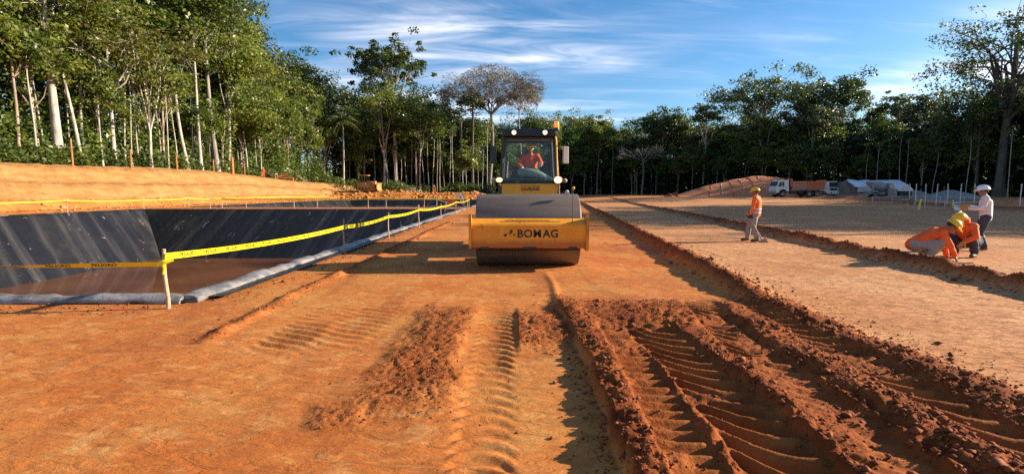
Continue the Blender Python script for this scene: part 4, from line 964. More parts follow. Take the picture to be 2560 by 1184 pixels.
def person(label, loc, rz, J, look, cloth, scale=1.0, helmet=None, vest=False, bands=False, gloves=True, hands=((0, 0, -1), (0, 0, -1)), palms=((1, 0, 0), (-1, 0, 0)), curl=(0.5, 0.5), collar=True, headup=(0, 0, 1), neckcloth=None):
    """J: joints in a local frame where +y is the way the figure faces, +x its right-hand side, z up"""
    t = thing('person', label, 'person', loc, rz, scale=scale)
    V = {k: Vector(v) for k, v in J.items()}
    pel, ch, nk, hd = V['pelvis'], V['chest'], V['neck'], V['head']
    body = MB()
    spine = (ch - pel).normalized()
    caps_(body, pel, ch, 0.105, 0.13); caps_(body, ch, nk, 0.10, 0.055); caps_(body, nk, hd - Vector((0, 0, 0.02)), 0.055, 0.052)
    for s in 'lr':
        caps_(body, V['sh' + s], V['el' + s], 0.044, 0.036); caps_(body, V['el' + s], V['wr' + s], 0.036, 0.027)
        caps_(body, V['hip' + s], V['kn' + s], 0.07, 0.05); caps_(body, V['kn' + s], V['an' + s], 0.048, 0.036)
        caps_(body, ch, V['sh' + s], 0.08, 0.05)
    HM = head(body, hd, look, headup)
    me = remeshed('body', body, 0.012, 0.25)
    hb = MB()
    for i, s in enumerate('lr'): hand(hb, V['wr' + s], hands[i], palms[i], -1 if s == 'l' else 1, curl[i])
    hm = hb.mesh('hands')
    bm = bmesh.new(); bm.from_mesh(me)
    if not gloves: bm.from_mesh(hm)
    bm.to_mesh(me); bm.free()
    bo = link('body', me, m_skin, t)
    f = Vector(look).normalized(); u = (Vector(headup) - f * Vector(headup).dot(f)).normalized(); r = f.cross(u)
    ey = MB()
    for s in (-1, 1): ey.ell(hd + f * 0.084 + u * 0.008 + r * 0.030 * s, (0.011, 0.006, 0.007), HM, 8, 5)
    ey.build('eyes', m_hair, t)
    hr = MB(); hr.ell(hd + u * 0.025 - f * 0.022, (0.083, 0.094, 0.100), HM, 14, 9, -0.55); hr.build('hair', m_hair, t)
    if gloves:
        for i, s in enumerate('lr'):
            gb = MB(); hand(gb, V['wr' + s], hands[i], palms[i], -1 if s == 'l' else 1, curl[i], 1.18)
            dd = Vector(hands[i]).normalized(); gb.tube([V['wr' + s] - dd * 0.07, V['wr' + s] + dd * 0.03], [0.046, 0.04], 10)
            gb.build('glove', gloves if not isinstance(gloves, bool) else m_glove, t)
    # shirt
    right = (V['shr'] - V['shl']).normalized()
    sh = MB()
    def torso(mb, grow, lo):
        a = pel - spine * lo
        for k in (-1, 1):
            caps_(mb, a + right * 0.062 * k, ch + right * 0.075 * k, 0.108 + grow, 0.115 + grow)
        caps_(mb, a, ch, 0.12 + grow, 0.13 + grow)
        for s in 'lr': caps_(mb, ch.lerp(nk, 0.35), V['sh' + s], 0.085 + grow, 0.068 + grow)
        caps_(mb, ch, nk - spine * 0.02, 0.10 + grow, 0.07)
    torso(sh, 0.008, 0.02)
    for s in 'lr':
        e, w = V['el' + s], V['wr' + s]
        caps_(sh, V['sh' + s], e, 0.066, 0.052); caps_(sh, e, e.lerp(w, 0.93), 0.052, 0.042)
    link('shirt', remeshed('shirt', sh, 0.015, 0.3), cloth['shirt'], t)
    if vest:
        vb = MB(); torso(vb, 0.022, 0.03); vo = link('vest', remeshed('vest', vb, 0.016, 0.3), m_vest, t)
        for k in (0.10, 0.42):
            p = pel.lerp(ch, k); bd = MB()
            Mr = Matrix((right, spine.cross(right), spine)).transposed()
            ring = []
            for z in (-0.028, 0.028):
                for q in range(20):
                    a = 6.2832 * q / 20; ring.append(p + right * math.cos(a) * (0.213 + 0.012 * k) + spine.cross(right) * math.sin(a) * 0.158 + spine * z)
            bd.add(ring, [(q, (q + 1) % 20, 20 + (q + 1) % 20, 20 + q) for q in range(20)], True); bd.build('reflective_band', m_refl, vo)
    tr = MB()
    caps_(tr, V['hipl'] + Vector((0, 0, 0.03)), V['hipr'] + Vector((0, 0, 0.03)), 0.118, 0.118); caps_(tr, pel, (V['hipl'] + V['hipr']) / 2, 0.125, 0.115)
    for s in 'lr':
        caps_(tr, V['hip' + s], V['kn' + s], 0.104, 0.078); caps_(tr, V['kn' + s], V['kn' + s].lerp(V['an' + s], 0.9), 0.077, 0.072)
    link('trousers', remeshed('trousers', tr, 0.015, 0.3), cloth['trousers'], t)
    if bands:
        for s in 'lr':
            a, b = V['kn' + s].lerp(V['an' + s], 0.22), V['kn' + s].lerp(V['an' + s], 0.34); bb = MB(); bb.tube([a, b], [0.082, 0.082], 12, caps=False); bb.build('reflective_band', m_refl, t)
    for s in 'lr':
        bt = MB(); an, toe = V['an' + s], V['toe' + s]
        dirf = Vector((toe.x - an.x, toe.y - an.y, toe.z - an.z))
        sole = min(an.z, toe.z)
        caps_(bt, V['kn' + s].lerp(an, 0.72), an, 0.062, 0.055)
        caps_(bt, an + Vector((0, 0, -0.035)), toe, 0.052, 0.044); caps_(bt, an + Vector((0, 0, -0.035)) - dirf * 0.15, an, 0.048, 0.05)
        link('boot', remeshed('boot', bt, 0.012, 0.3), cloth['boot'], t)
    if helmet:
        ho = MB(); c = hd + u * 0.045 - f * 0.005
        ho.ell(c, (0.118, 0.138, 0.112), HM, 20, 8, 0.0)
        ho.tube([c + (HM.to_3x3() @ Vector((0.121 * math.cos(a), 0.141 * math.sin(a), 0))) for a in np.linspace(0, 6.2832, 21)], 0.010, 6, caps=False)
        ho.tube([c + (HM.to_3x3() @ Vector((0, y_, 0.118 * math.sqrt(max(0, 1 - (y_ / 0.15) ** 2))))) for y_ in np.linspace(-0.13, 0.13, 9)], 0.013, 6)
        br = []
        for rr in (0.95, 1.0):
            for k in range(11):
                a = math.pi * (0.12 + 0.76 * k / 10); ex_ = 1.0 if rr < 1 else 1.48
                br.append(c + (HM.to_3x3() @ Vector((0.118 * math.cos(a), 0.138 * math.sin(a) * ex_, 0.006 - 0.03 * (rr == 1.0)))))
        ho.add(br + [p - u * 0.008 for p in br], [(k, k + 1, 12 + k, 11 + k) for k in range(10)] + [(22 + k, 33 + k, 34 + k, 23 + k) for k in range(10)] + [(11 + k, 12 + k, 34 + k, 33 + k) for k in range(10)], True)
        ho.build('helmet', helmet, t)
    if neckcloth:
        nc = MB(); caps_(nc, hd - u * 0.03 - f * 0.05, nk - f * 0.05, 0.10, 0.12); link('neck_cloth', remeshed('neck_cloth', nc, 0.018, 0.6), neckcloth, t)
    return t
FLIP = lambda p: (p[0], p[1], p[2])
# worker with shovel: seen walking to the left, back half turned
w1 = gp(1886, 604, hz(7.3, 15.2) + 0.0); zw1 = hz(w1.x, w1.y)
stand = dict(pelvis=(0, 0, 0.92), chest=(0, -0.02, 1.28), neck=(0, 0.0, 1.47), head=(0, 0.035, 1.60), shl=(-0.19, -0.01, 1.40), shr=(0.19, -0.01, 1.40),
             ell=(-0.25, 0.02, 1.12), wrl=(-0.22, 0.10, 0.88), elr=(0.25, 0.04, 1.12), wrr=(0.20, 0.20, 0.92),
             hipl=(-0.09, 0, 0.88), knl=(-0.10, 0.03, 0.48), anl=(-0.10, -0.10, 0.10), toel=(-0.11, 0.06, 0.045),
             hipr=(0.09, 0, 0.88), knr=(0.10, 0.20, 0.50), anr=(0.10, 0.24, 0.10), toer=(0.11, 0.41, 0.045))
person('worker in orange vest and yellow helmet standing with a shovel', (w1.x, w1.y, zw1 + 0.0), math.radians(52), stand, (0.1, 1, -0.12), dict(shirt=m_vest, trousers=m_pants, boot=m_boot), 0.95, m_hatY, vest=True,
       gloves=m_hair, hands=((-0.05, 0.25, -1), (0, 0.5, -0.8)), palms=((1, 0, 0), (-1, 0, 0)), curl=(0.9, 0.6))
rl = RZ(math.radians(52)); hp = Vector((w1.x, w1.y, zw1)) + (rl @ Vector((-0.215, 0.125, 0.80))) * 0.95
sv = thing('shovel', 'square-bladed shovel held by the standing worker in the vest', 'shovel', (hp.x, hp.y, hp.z))
dv = Vector((0.36, -0.12, -0.70)); up0 = -dv.normalized() * 0.18
b = MB(); b.tube([up0, dv], [0.017, 0.017], 8); b.tube([up0 + Vector((-0.06, 0, 0.0)), up0 + Vector((0.06, 0, 0.0))], 0.016, 8); b.build('handle', m_wood, sv)
b = MB(); e0 = dv; dn = dv.normalized(); wv = dn.cross(Vector((0, 1, 0.2))).normalized(); nv = dn.cross(wv)
bl = []
for i in range(5):
    for j in range(5):
        s_ = (j / 4 - 0.5) * 0.25; q_ = i / 4 * 0.31
        bl.append(e0 + dn * (q_ - 0.03) + wv * s_ * (0.92 + 0.08 * i / 4) + nv * (0.35 * s_ * s_ * 2))
b.add(bl + [p + nv * 0.006 for p in bl], [(i * 5 + j, i * 5 + j + 1, i * 5 + j + 6, i * 5 + j + 5) for i in range(4) for j in range(4)] + [(25 + i * 5 + j, 25 + i * 5 + j + 5, 25 + i * 5 + j + 6, 25 + i * 5 + j + 1) for i in range(4) for j in range(4)], True)
b.tube([e0 - dn * 0.12, e0 + dn * 0.04], [0.021, 0.026], 8); b.build('blade', m_grey, sv)
# supervisor walking in white shirt, facing left
w2 = gp(2457, 626, 0.06); zw2 = hz(w2.x, w2.y)
walk = dict(pelvis=(0, 0, 0.90), chest=(0, 0.02, 1.27), neck=(0, 0.05, 1.45), head=(0, 0.09, 1.575), shl=(-0.20, 0.03, 1.39), shr=(0.20, 0.03, 1.39),
            ell=(-0.26, 0.08, 1.11), wrl=(-0.20, 0.36, 1.12), elr=(0.26, 0.10, 1.12), wrr=(0.16, 0.38, 1.16),
            hipl=(-0.09, 0, 0.86), knl=(-0.10, 0.10, 0.47), anl=(-0.10, -0.02, 0.10), toel=(-0.11, 0.16, 0.045),
            hipr=(0.09, 0, 0.86), knr=(0.10, 0.18, 0.50), anr=(0.10, 0.30, 0.12), toer=(0.11, 0.47, 0.055))
person('man in white helmet and white shirt walking, forearms raised in gloves', (w2.x, w2.y, zw2), math.radians(50), walk, (0, 1, -0.08), dict(shirt=m_shirtW, trousers=m_navy, boot=m_boot), 0.96, m_hatW, bands=True,
       hands=((0.1, 1, 0.02), (-0.1, 1, 0.1)), palms=((0.6, 0, -0.7), (-0.7, 0, -0.5)), curl=(0.25, 0.2))
# two men crouching over the earth edge
w3 = gp(2318, 652, 0.06); zw3 = hz(w3.x, w3.y)
cr1 = dict(pelvis=(0, -0.16, 0.34), chest=(0, 0.16, 0.56), neck=(0, 0.32, 0.67), head=(0, 0.42, 0.72), shl=(-0.18, 0.26, 0.60), shr=(0.18, 0.26, 0.60),
           ell=(-0.20, 0.34, 0.32), wrl=(-0.14, 0.38, 0.10), elr=(0.20, 0.40, 0.34), wrr=(0.08, 0.48, 0.14),
           hipl=(-0.10, -0.14, 0.30), knl=(-0.17, 0.24, 0.36), anl=(-0.14, -0.02, 0.09), toel=(-0.15, 0.13, 0.045),
           hipr=(0.10, -0.14, 0.30), knr=(0.17, 0.26, 0.40), anr=(0.14, 0.06, 0.09), toer=(0.16, 0.22, 0.045))
person('crouching man in plain orange shirt and grey trousers, hands on the ground', (w3.x - 0.10, w3.y, zw3), math.radians(-126), cr1, (0, 0.75, -0.65), dict(shirt=m_orange, trousers=m_pants, boot=m_boot), 1.06, m_hatY,
       gloves=False, hands=((0.1, 0.3, -1), (-0.1, 0.5, -0.9)), palms=((0, -1, 0), (0, -1, 0)), curl=(0.5, 0.6), headup=(0, 0.4, 1))
w4 = gp(2398, 642, 0.06); zw4 = hz(w4.x, w4.y)
cr2 = dict(pelvis=(0, -0.10, 0.34), chest=(0, 0.14, 0.60), neck=(0, 0.27, 0.74), head=(0, 0.36, 0.80), shl=(-0.19, 0.21, 0.66), shr=(0.19, 0.21, 0.66),
           ell=(-0.30, 0.34, 0.46), wrl=(-0.16, 0.46, 0.34), elr=(0.28, 0.34, 0.44), wrr=(0.14, 0.48, 0.30),
           hipl=(-0.10, -0.08, 0.30), knl=(-0.22, 0.30, 0.42), anl=(-0.17, 0.06, 0.09), toel=(-0.20, 0.24, 0.045),
           hipr=(0.10, -0.08, 0.30), knr=(0.22, 0.28, 0.42), anr=(0.17, 0.06, 0.09), toer=(0.20, 0.24, 0.045))
person('crouching man behind, in orange shirt, navy trousers and yellow helmet with neck cloth', (w4.x + 0.26, w4.y + 0.10, zw4), math.radians(112), cr2, (0, 0.8, -0.7), dict(shirt=m_orange, trousers=m_navy, boot=m_boot), 1.08, m_hatY,
       hands=((0.3, 0.6, -0.6), (-0.3, 0.6, -0.6)), palms=((0, -1, 0), (0, -1, 0)), curl=(0.6, 0.6), headup=(0, 0.5, 1), neckcloth=m_orange)
sp = thing('wood_strip', 'short dark wooden strip lying on the ground by the crouching men', 'plank', (xa(2395, 10.4), 10.35, hz(xa(2395, 10.4), 10.35) + 0.012), 0.05)
MB().box((0, 0, 0.012), (0.62, 0.05, 0.024), bev=0.004).build('plank', m_wood2, sp)

# ------------------------------------------------------------------ roller
DX, DY = 0.33, 10.75
ro = thing('road_roller', 'yellow single-drum soil compactor facing the viewer, headlights lit', 'roller', (DX, DY, hz(DX, DY)))
b = MB(); prof = [(0.0, -1.06), (0.60, -1.06), (0.62, -1.00), (0.735, -1.00), (0.748, -1.055), (0.755, -1.06), (0.755, 1.06), (0.748, 1.055), (0.735, 1.00), (0.62, 1.00), (0.60, 1.06), (0.0, 1.06)]
prof = [(0.0, -0.98), (0.70, -0.98), (0.72, -1.06), (0.752, -1.065), (0.755, -1.05), (0.755, 1.05), (0.752, 1.065), (0.72, 1.06), (0.70, 0.98), (0.0, 0.98)]
b.lathe(prof, (0, 0, 0.752), 'X', 72); b.build('drum', m_drum, ro)
# front cross beam: face, sloping top, underside
fr = MB()
fr.prism([(-1.00, 0.47), (-1.00, 0.90), (-0.97, 0.94), (-0.78, 1.03), (-0.765, 1.02), (-0.95, 0.92), (-0.955, 0.50), (-0.90, 0.46), (-0.97, 0.45)], 'X', -1.12, 1.12)
m_beam, nt, bs = new_mat('scraped_yellow_beam')
g = N(nt, 'ShaderNodeTexCoord').outputs['Object']; sx_ = N(nt, 'ShaderNodeSeparateXYZ'); nt.links.new(g, sx_.inputs[0])
b1 = noise_node(nt, 2.6, 8, 0.7, g, 0.6); b2 = noise_node(nt, 1.0, 6, 0.7, mapping(nt, g, (9, 9, 1.6)), 0.3); b3 = noise_node(nt, 14, 6, 0.7, g, 0.5)
c = mixc(nt, mapr(nt, b1, 0.35, 0.65), (0.76, 0.27, 0.010), (0.88, 0.35, 0.014))
mud = mth(nt, 'ADD', mth(nt, 'MULTIPLY', b1, 0.5), mth(nt, 'MULTIPLY', mth(nt, 'SUBTRACT', 0.66, sx_.outputs[2]), 1.9))
c = mixc(nt, mapr(nt, mud, 0.24, 0.50, 0, 0.85), c, (0.36, 0.10, 0.018))
c = mixc(nt, mapr(nt, b2, 0.60, 0.68, 0, 0.7), c, (0.30, 0.10, 0.02))
c = mixc(nt, mapr(nt, b3, 0.68, 0.72, 0, 0.85), c, (0.07, 0.03, 0.018))
nt.links.new(c, bs.inputs['Base Color']); bs.inputs['Roughness'].default_value = 0.5
fb = fr.build('front_beam', m_beam, ro)
for s in (-1, 1):
    sd = MB(); sd.prism([(-1.03, 0.44), (-1.03, 1.04), (-0.99, 1.12), (-0.90, 1.10), (-0.74, 0.99), (1.35, 0.99), (1.42, 0.9), (1.42, 0.55), (1.30, 0.46), (-0.95, 0.40)], 'X', 1.122 * s, 1.175 * s)
    so = sd.build('side_frame', m_yel, ro)
    hb_ = MB(); hb_.cyl((1.176 * s, 0, 0.752), (1.20 * s, 0, 0.752), 0.30, 0.28, 28)
    for k in range(8): a = k * 0.785; hb_.cyl((1.19 * s, 0.21 * math.cos(a), 0.752 + 0.21 * math.sin(a)), (1.225 * s, 0.21 * math.cos(a), 0.752 + 0.21 * math.sin(a)), 0.025, None, 6)
    hb_.build('hub_plate', m_blk, so)
for x, w in ((-0.86, 0.16), (0.02, 0.26), (0.86, 0.16)): MB().box((x, -0.985, 0.455), (w, 0.06, 0.05), bev=0.008).build('scraper_bracket', m_blk, fb)
b = MB(); b.box((0, -0.86, 0.44), (2.0, 0.02, 0.10), RX(0.5)); b.build('scraper', m_blk, ro)
b = MB()
for row, (yy, z0) in enumerate(((-0.905, 0.977), (-0.862, 0.997))):
    for k in range(46 - 12 * row): b.box((-0.55 + 0.026 * k + 0.10 * row, yy, z0), (0.009, 0.022, 0.006), RX(0.44))
b.build('grip_slots', m_blk, fb)
m_worn, nt, bs = new_mat('worn_black_lettering')
g = N(nt, 'ShaderNodeTexCoord').outputs['Object']
wn_ = noise_node(nt, 11, 6, 0.65, g, 0.5)
nt.links.new(mixc(nt, mapr(nt, wn_, 0.61, 0.64), (0.014, 0.013, 0.012), (0.62, 0.29, 0.025)), bs.inputs['Base Color']); bs.inputs['Roughness'].default_value = 0.5
for i, ch_ in enumerate('BOMAG'):
    o = link('lettering', text_mesh(ch_, 0.215, 0.005), m_worn, fb, ((-0.17, -0.015, 0.165, 0.345, 0.50)[i], -1.0045, 0.735)); o.rotation_euler = (math.radians(90), 0, 0)
lg = MB()
for (cx, cz, s_) in ((-0.36, 0.75, 0.055), (-0.45, 0.715, 0.075), (-0.275, 0.72, 0.05)):
    lg.add([(cx - s_ * .8, -1.0045, cz), (cx, -1.0045, cz - s_ * .5), (cx + s_ * .35, -1.0045, cz + s_ * .45)], [(0, 1, 2)])
lg.add([(-0.38, -1.0045, 0.79), (-0.33, -1.0045, 0.745), (-0.31, -1.0045, 0.80), (-0.345, -1.0045, 0.825)], [(0, 1, 2, 3)])
lg.build('emblem', m_worn, fb)
b = MB(); b.tube([(0.85, -0.97, 0.96), (0.855, -0.96, 1.30), (0.86, -0.93, 1.60)], 0.008, 6); rod = b.build('sight_rod', m_blk, ro)
b = MB(); b.ell((0.87, -0.93, 1.63), (0.03, 0.03, 0.034)); b.build('rod_knob', m_yel2, rod)
b = MB(); b.box((0.80, -0.40, 1.52), (0.10, 0.07, 0.06), bev=0.01); b.ell((0.80, -0.40, 1.565), (0.04, 0.04, 0.03)); b.build('rod_bracket', m_steel, ro)
# rear chassis
b = MB(); b.box((0.05, 1.9, 0.75), (0.55, 1.1, 0.45), bev=0.03); b.cyl((0.05, 1.75, 0.5), (0.05, 1.75, 1.2), 0.13, None, 16); b.build('articulation_joint', m_blk, ro)
cx0 = 0.12
b = MB(); b.box((cx0, 2.42, 1.10), (1.44, 0.10, 1.36), bev=0.02); b.box((cx0, 3.4, 0.86), (1.30, 2.0, 0.5), bev=0.03); b.build('rear_frame', m_yel2, ro)
pl = MB(); pl.box((cx0 + 0.03, 2.366, 1.655), (0.46, 0.006, 0.13)); plo = pl.build('data_plate', m_yel, ro)
b = MB()
for dx_, dz_, w_, h_ in ((0, 0.062, 0.46, .006), (0, -0.062, 0.46, .006), (-.23, 0, .006, .13), (.23, 0, .006, .13), (-.15, -.005, .10, .018), (-.03, -.005, .08, .03), (.08, -.005, .09, .03), (.18, -.005, .07, .018), (-.13, -.04, .14, .02), (.03, -.04, .12, .02), (.16, -.04, .10, .02)):
    b.box((cx0 + 0.03 + dx_, 2.361, 1.655 + dz_), (w_, 0.003, h_))
b.build('plate_print', m_ink, plo)
b = MB(); b.box((cx0, 4.55, 1.45), (1.35, 1.7, 0.95), bev=0.12, top=(0.9, 0.95)); b.build('engine_hood', m_yel2, ro)
for s in (-1, 1):
    w_ = MB(); w_.lathe([(0.36, -0.28), (0.52, -0.29), (0.68, -0.26), (0.74, -0.18), (0.75, 0), (0.74, 0.18), (0.68, 0.26), (0.52, 0.29), (0.36, 0.28)], (cx0 + 0.82 * s, 3.1, 0.75), 'X', 36)
    for k in range(20):
        a = k * 0.314; w_.box((cx0 + 0.82 * s + 0.12 * (1 if k % 2 else -1), 3.1 + 0.75 * math.cos(a), 0.75 + 0.75 * math.sin(a)), (0.26, 0.07, 0.07), RX(a) @ RY(0.0))
    wo_ = w_.build('tyre', m_rub, ro); r_ = MB(); r_.lathe([(0, 0.1 * s), (0.2, 0.1 * s), (0.22, 0.2 * s), (0.36, 0.22 * s), (0.37, -0.2 * s)], (cx0 + 0.82 * s, 3.1, 0.75), 'X', 28); r_.build('rim', m_yel2, wo_)
# cab
ZB, ZT, ZR = 1.80, 2.97, 3.18
yF, yB = 2.40, 3.75
hwB, hwT = 0.76, 0.66
cab = MB()
for s in (-1, 1):
    cab.tube([(cx0 + hwB * s, yF, 1.3), (cx0 + (hwB - 0.005) * s, yF, ZB), (cx0 + hwT * s, yF + 0.06, ZT)], [0.045, 0.045, 0.04], 8)
    cab.tube([(cx0 + hwB * s, yB, 1.3), (cx0 + hwT * s, yB - 0.05, ZT)], [0.05, 0.045], 8)
    cab.tube([(cx0 + hwB * s, yF, ZB - .02), (cx0 + hwB * s, yB, ZB - .02)], 0.035, 6); cab.tube([(cx0 + hwT * s, yF + .06, ZT), (cx0 + hwT * s, yB - .05, ZT)], 0.035, 6)
cab.tube([(cx0 - hwT, yF + .06, ZT - .01), (cx0 + hwT, yF + .06, ZT - .01)], 0.035, 8)
cab.tube([(cx0 - hwT, yB - .05, ZT), (cx0 + hwT, yB - .05, ZT)], 0.035, 8)
cab.box((cx0, yF + 0.02, ZB + 0.0), (1.50, 0.10, 0.10), bev=0.02)
cabo = cab.build('cab_frame', m_blk, ro)
b = MB(); b.box((cx0, (yF + yB) / 2, ZB - 0.30), (1.5, yB - yF, 0.06)); b.box((cx0, yB - 0.02, ZB - 0.1), (1.46, 0.05, 0.5)); b.build('cab_floor', m_blk, ro)
b = MB()
for s in (-1, 1): b.box((cx0 + (hwB + 0.03) * s, (yF + yB) / 2, 1.52), (0.03, yB - yF, 0.52), bev=0.01)
b.build('side_panel', m_yel2, ro)
b = MB(); b.box((cx0, (yF + yB) / 2 + 0.02, ZT + 0.115), (1.42, yB - yF + 0.18, 0.19), bev=0.035, top=(0.97, 0.96)); b.build('roof', m_blk, ro)
b = MB(); b.tube([(cx0 + 0.70, yF - 0.02, 1.15), (cx0 + 0.735, yF - 0.03, 1.9), (cx0 + 0.70, yF + 0.02, ZT - .1), (cx0 + 0.66, yF + 0.03, ZT + .12)], 0.024, 8); b.build('grab_rail', m_yel2, ro)
b = MB(); b.tube([(cx0 - 0.585, yF - 0.01, ZB + 0.12), (cx0 - 0.555, yF + 0.01, ZB + 0.55)], 0.012, 6); b.build('wiper', m_steel, ro)
def pane(pts): m_ = MB(); m_.add(pts, [(0, 1, 2, 3)]); return m_.build('window_pane', m_glass, ro)
pane([(cx0 - hwB + .05, yF + .0, ZB + .05), (cx0 + hwB - .05, yF + .0, ZB + .05), (cx0 + hwT - .05, yF + .05, ZT - .05), (cx0 - hwT + .05, yF + .05, ZT - .05)])
pane([(cx0 - hwB + .05, yB, ZB + .05), (cx0 + hwB - .05, yB, ZB + .05), (cx0 + hwT - .05, yB - .05, ZT - .05), (cx0 - hwT + .05, yB - .05, ZT - .05)])
for s in (-1, 1): pane([(cx0 + hwB * s, yF + .05, ZB + .05), (cx0 + hwB * s, yB - .05, ZB + .05), (cx0 + hwT * s, yB - .08, ZT - .05), (cx0 + hwT * s, yF + .1, ZT - .05)])
def lamp(x, y, z, rx, rz_, mat, nm='work_lamp', deep=0.09):
    hs = MB(); hs.lathe([(0.02, deep), (rx * 0.8, deep * 0.8), (rx * 1.15, 0.0), (rx * 1.15, -0.02), (rx, -0.02), (rx, 0.0)], (0, 0, 0), 'Y', 20)
    o = hs.build(nm, m_blk, ro, (x, y, z)); o.scale = (1, 1, rz_ / rx)
    ln = MB(); ln.ell((0, -0.004, 0), (rx, 0.018, rx)); lo_ = ln.build('lens', m_ring, o)
    cr_ = MB(); cr_.ell((0, -0.012, 0), (rx * 0.72, 0.016, rx * 0.72)); cr_.build('bulb_glow', mat, o)
lamp(cx0 - 0.40, yF - 0.10, ZT + 0.105, 0.058, 0.058, m_lamp, deep=0.05); lamp(cx0 + 0.40, yF - 0.10, ZT + 0.105, 0.058, 0.058, m_lamp, deep=0.05)
lamp(cx0 - 0.78, yF - 0.14, 1.865, 0.085, 0.060, m_lamp, 'headlight'); lamp(cx0 + 0.74, yF - 0.14, 1.865, 0.105, 0.09, m_lamp2, 'headlight')
b = MB()
for s in (-1, 1):
    b.tube([(cx0 + 0.70 * s, yF, 1.72), (cx0 + 0.78 * s, yF - 0.08, 1.74), (cx0 + 0.76 * s, yF - 0.10, 1.82)], 0.022, 6); b.ell((cx0 + 0.92 * s, yF - 0.06, 1.85), (0.07, 0.06, 0.06)); b.tube([(cx0 + 0.76 * s, yF - .05, 1.80), (cx0 + 0.92 * s, yF - .05, 1.82)], 0.018, 6)
b.build('lamp_bracket', m_grey, ro)
for s in (-1, 1):
    mi = MB(); mx = cx0 + 0.93 * s
    mi.box((mx, yF - 0.12, 2.50), (0.17, 0.05, 0.44), RZ(0.35 * s), bev=0.022); mo = mi.build('mirror', m_blk if s < 0 else m_grey, ro)
    ar = MB(); ar.tube([(cx0 + hwT * s + .02 * s, yF + .05, 2.74), (cx0 + 0.86 * s, yF - 0.02, 2.78), (mx + .01 * s, yF - .09, 2.74), (mx, yF - .10, 2.55)], 0.012, 6); ar.build('mirror_arm', m_blk, mo)
b = MB(); b.cyl((cx0 + 0.70, yF + .05, 2.75), (cx0 + 0.705, yF + .02, 3.16), 0.02, None, 8); b.box((cx0 + 0.69, yF + .04, 3.02), (0.07, 0.05, 0.08), bev=0.01); bp = b.build('beacon_pole', m_blk, ro)
b = MB(); b.lathe([(0.075, 3.15), (0.08, 3.20), (0.07, 3.21)], (cx0 + 0.705, yF + .02, 0), 'Z', 20); b.build('beacon_base', m_blk, ro)
b = MB(); b.lathe([(0.07, 3.205), (0.068, 3.30), (0.062, 3.36), (0.04, 3.375), (0.0, 3.378)], (cx0 + 0.705, yF + .02, 0), 'Z', 20); b.build('beacon', m_amber, ro)
# seat, console, wheel
b = MB(); b.box((cx0 + 0.08, 3.30, 1.92), (0.5, 0.5, 0.14), bev=0.05); b.box((cx0 + 0.08, 3.56, 2.25), (0.48, 0.14, 0.70), RX(-0.12), bev=0.06); b.build('seat', m_seat, ro)
b = MB(); b.box((cx0 - 0.05, 2.60, 1.83), (1.0, 0.30, 0.20), bev=0.04); b.build('dashboard', m_blk, ro)
b = MB(); cs = []
for i in range(9):
    t_ = i / 8; x_ = cx0 - 0.30 + 0.82 * t_; zc_ = 2.12 + 0.05 * math.sin(t_ * 2.2) - 0.22 * t_ ** 2.2; w_ = 0.13 * (1 - 0.45 * t_)
    cs.append((x_, 2.60 - 0.02 * t_, zc_, w_))
b.tube([(p[0], p[1], p[2] - 0.07) for p in cs], [0.09, 0.115, 0.12, 0.12, 0.115, 0.11, 0.10, 0.085, 0.06], 12); b.box((cx0 + 0.52, 2.58, 1.90), (0.20, 0.12, 0.12), RY(0.6), bev=0.02); b.build('console_cowl', m_teal, ro)
b = MB(); wc = Vector((cx0 + 0.06, 2.86, 2.10)); wr_ = RX(-0.5)
b.tube([wc + (wr_ @ Vector((0.20 * math.cos(a), 0.20 * math.sin(a), 0))) for a in np.linspace(0, 6.2832, 25)], 0.014, 6, caps=False); b.tube([wc + (wr_ @ Vector((-0.2, 0, 0))), wc + (wr_ @ Vector((0.2, 0, 0)))], 0.012, 6); b.tube([wc, wc + Vector((0, -0.12, -0.28))], 0.022, 8); b.build('steering_wheel', m_blk, ro)
# operator, sitting in the cab, facing the viewer
sit = dict(pelvis=(0, -0.02, 0.02), chest=(0, 0.03, 0.36), neck=(0, 0.05, 0.56), head=(0, 0.09, 0.69), shl=(-0.20, 0.03, 0.49), shr=(0.20, 0.03, 0.49),
           ell=(-0.30, 0.22, 0.27), wrl=(-0.26, 0.42, 0.24), elr=(0.34, 0.16, 0.25), wrr=(0.24, 0.40, 0.14),
           hipl=(-0.10, 0.02, 0.02), knl=(-0.16, 0.44, 0.04), anl=(-0.16, 0.42, -0.32), toel=(-0.16, 0.58, -0.36),
           hipr=(0.10, 0.02, 0.02), knr=(0.16, 0.44, 0.04), anr=(0.16, 0.42, -0.32), toer=(0.16, 0.58, -0.36))
person('machine operator in orange shirt and yellow helmet seated in the roller cab', (DX + cx0 + 0.06, DY + 3.30, hz(DX, DY) + 2.06), math.pi, sit, (0.1, 1, -0.28), dict(shirt=m_orange, trousers=m_navy, boot=m_boot), 0.98, m_hatY,
       gloves=m_shirtW, hands=((0, 0.8, 0.3), (0, 0.8, -0.2)), palms=((0, 0, -1), (0, 0, -1)), curl=(0.7, 0.7))
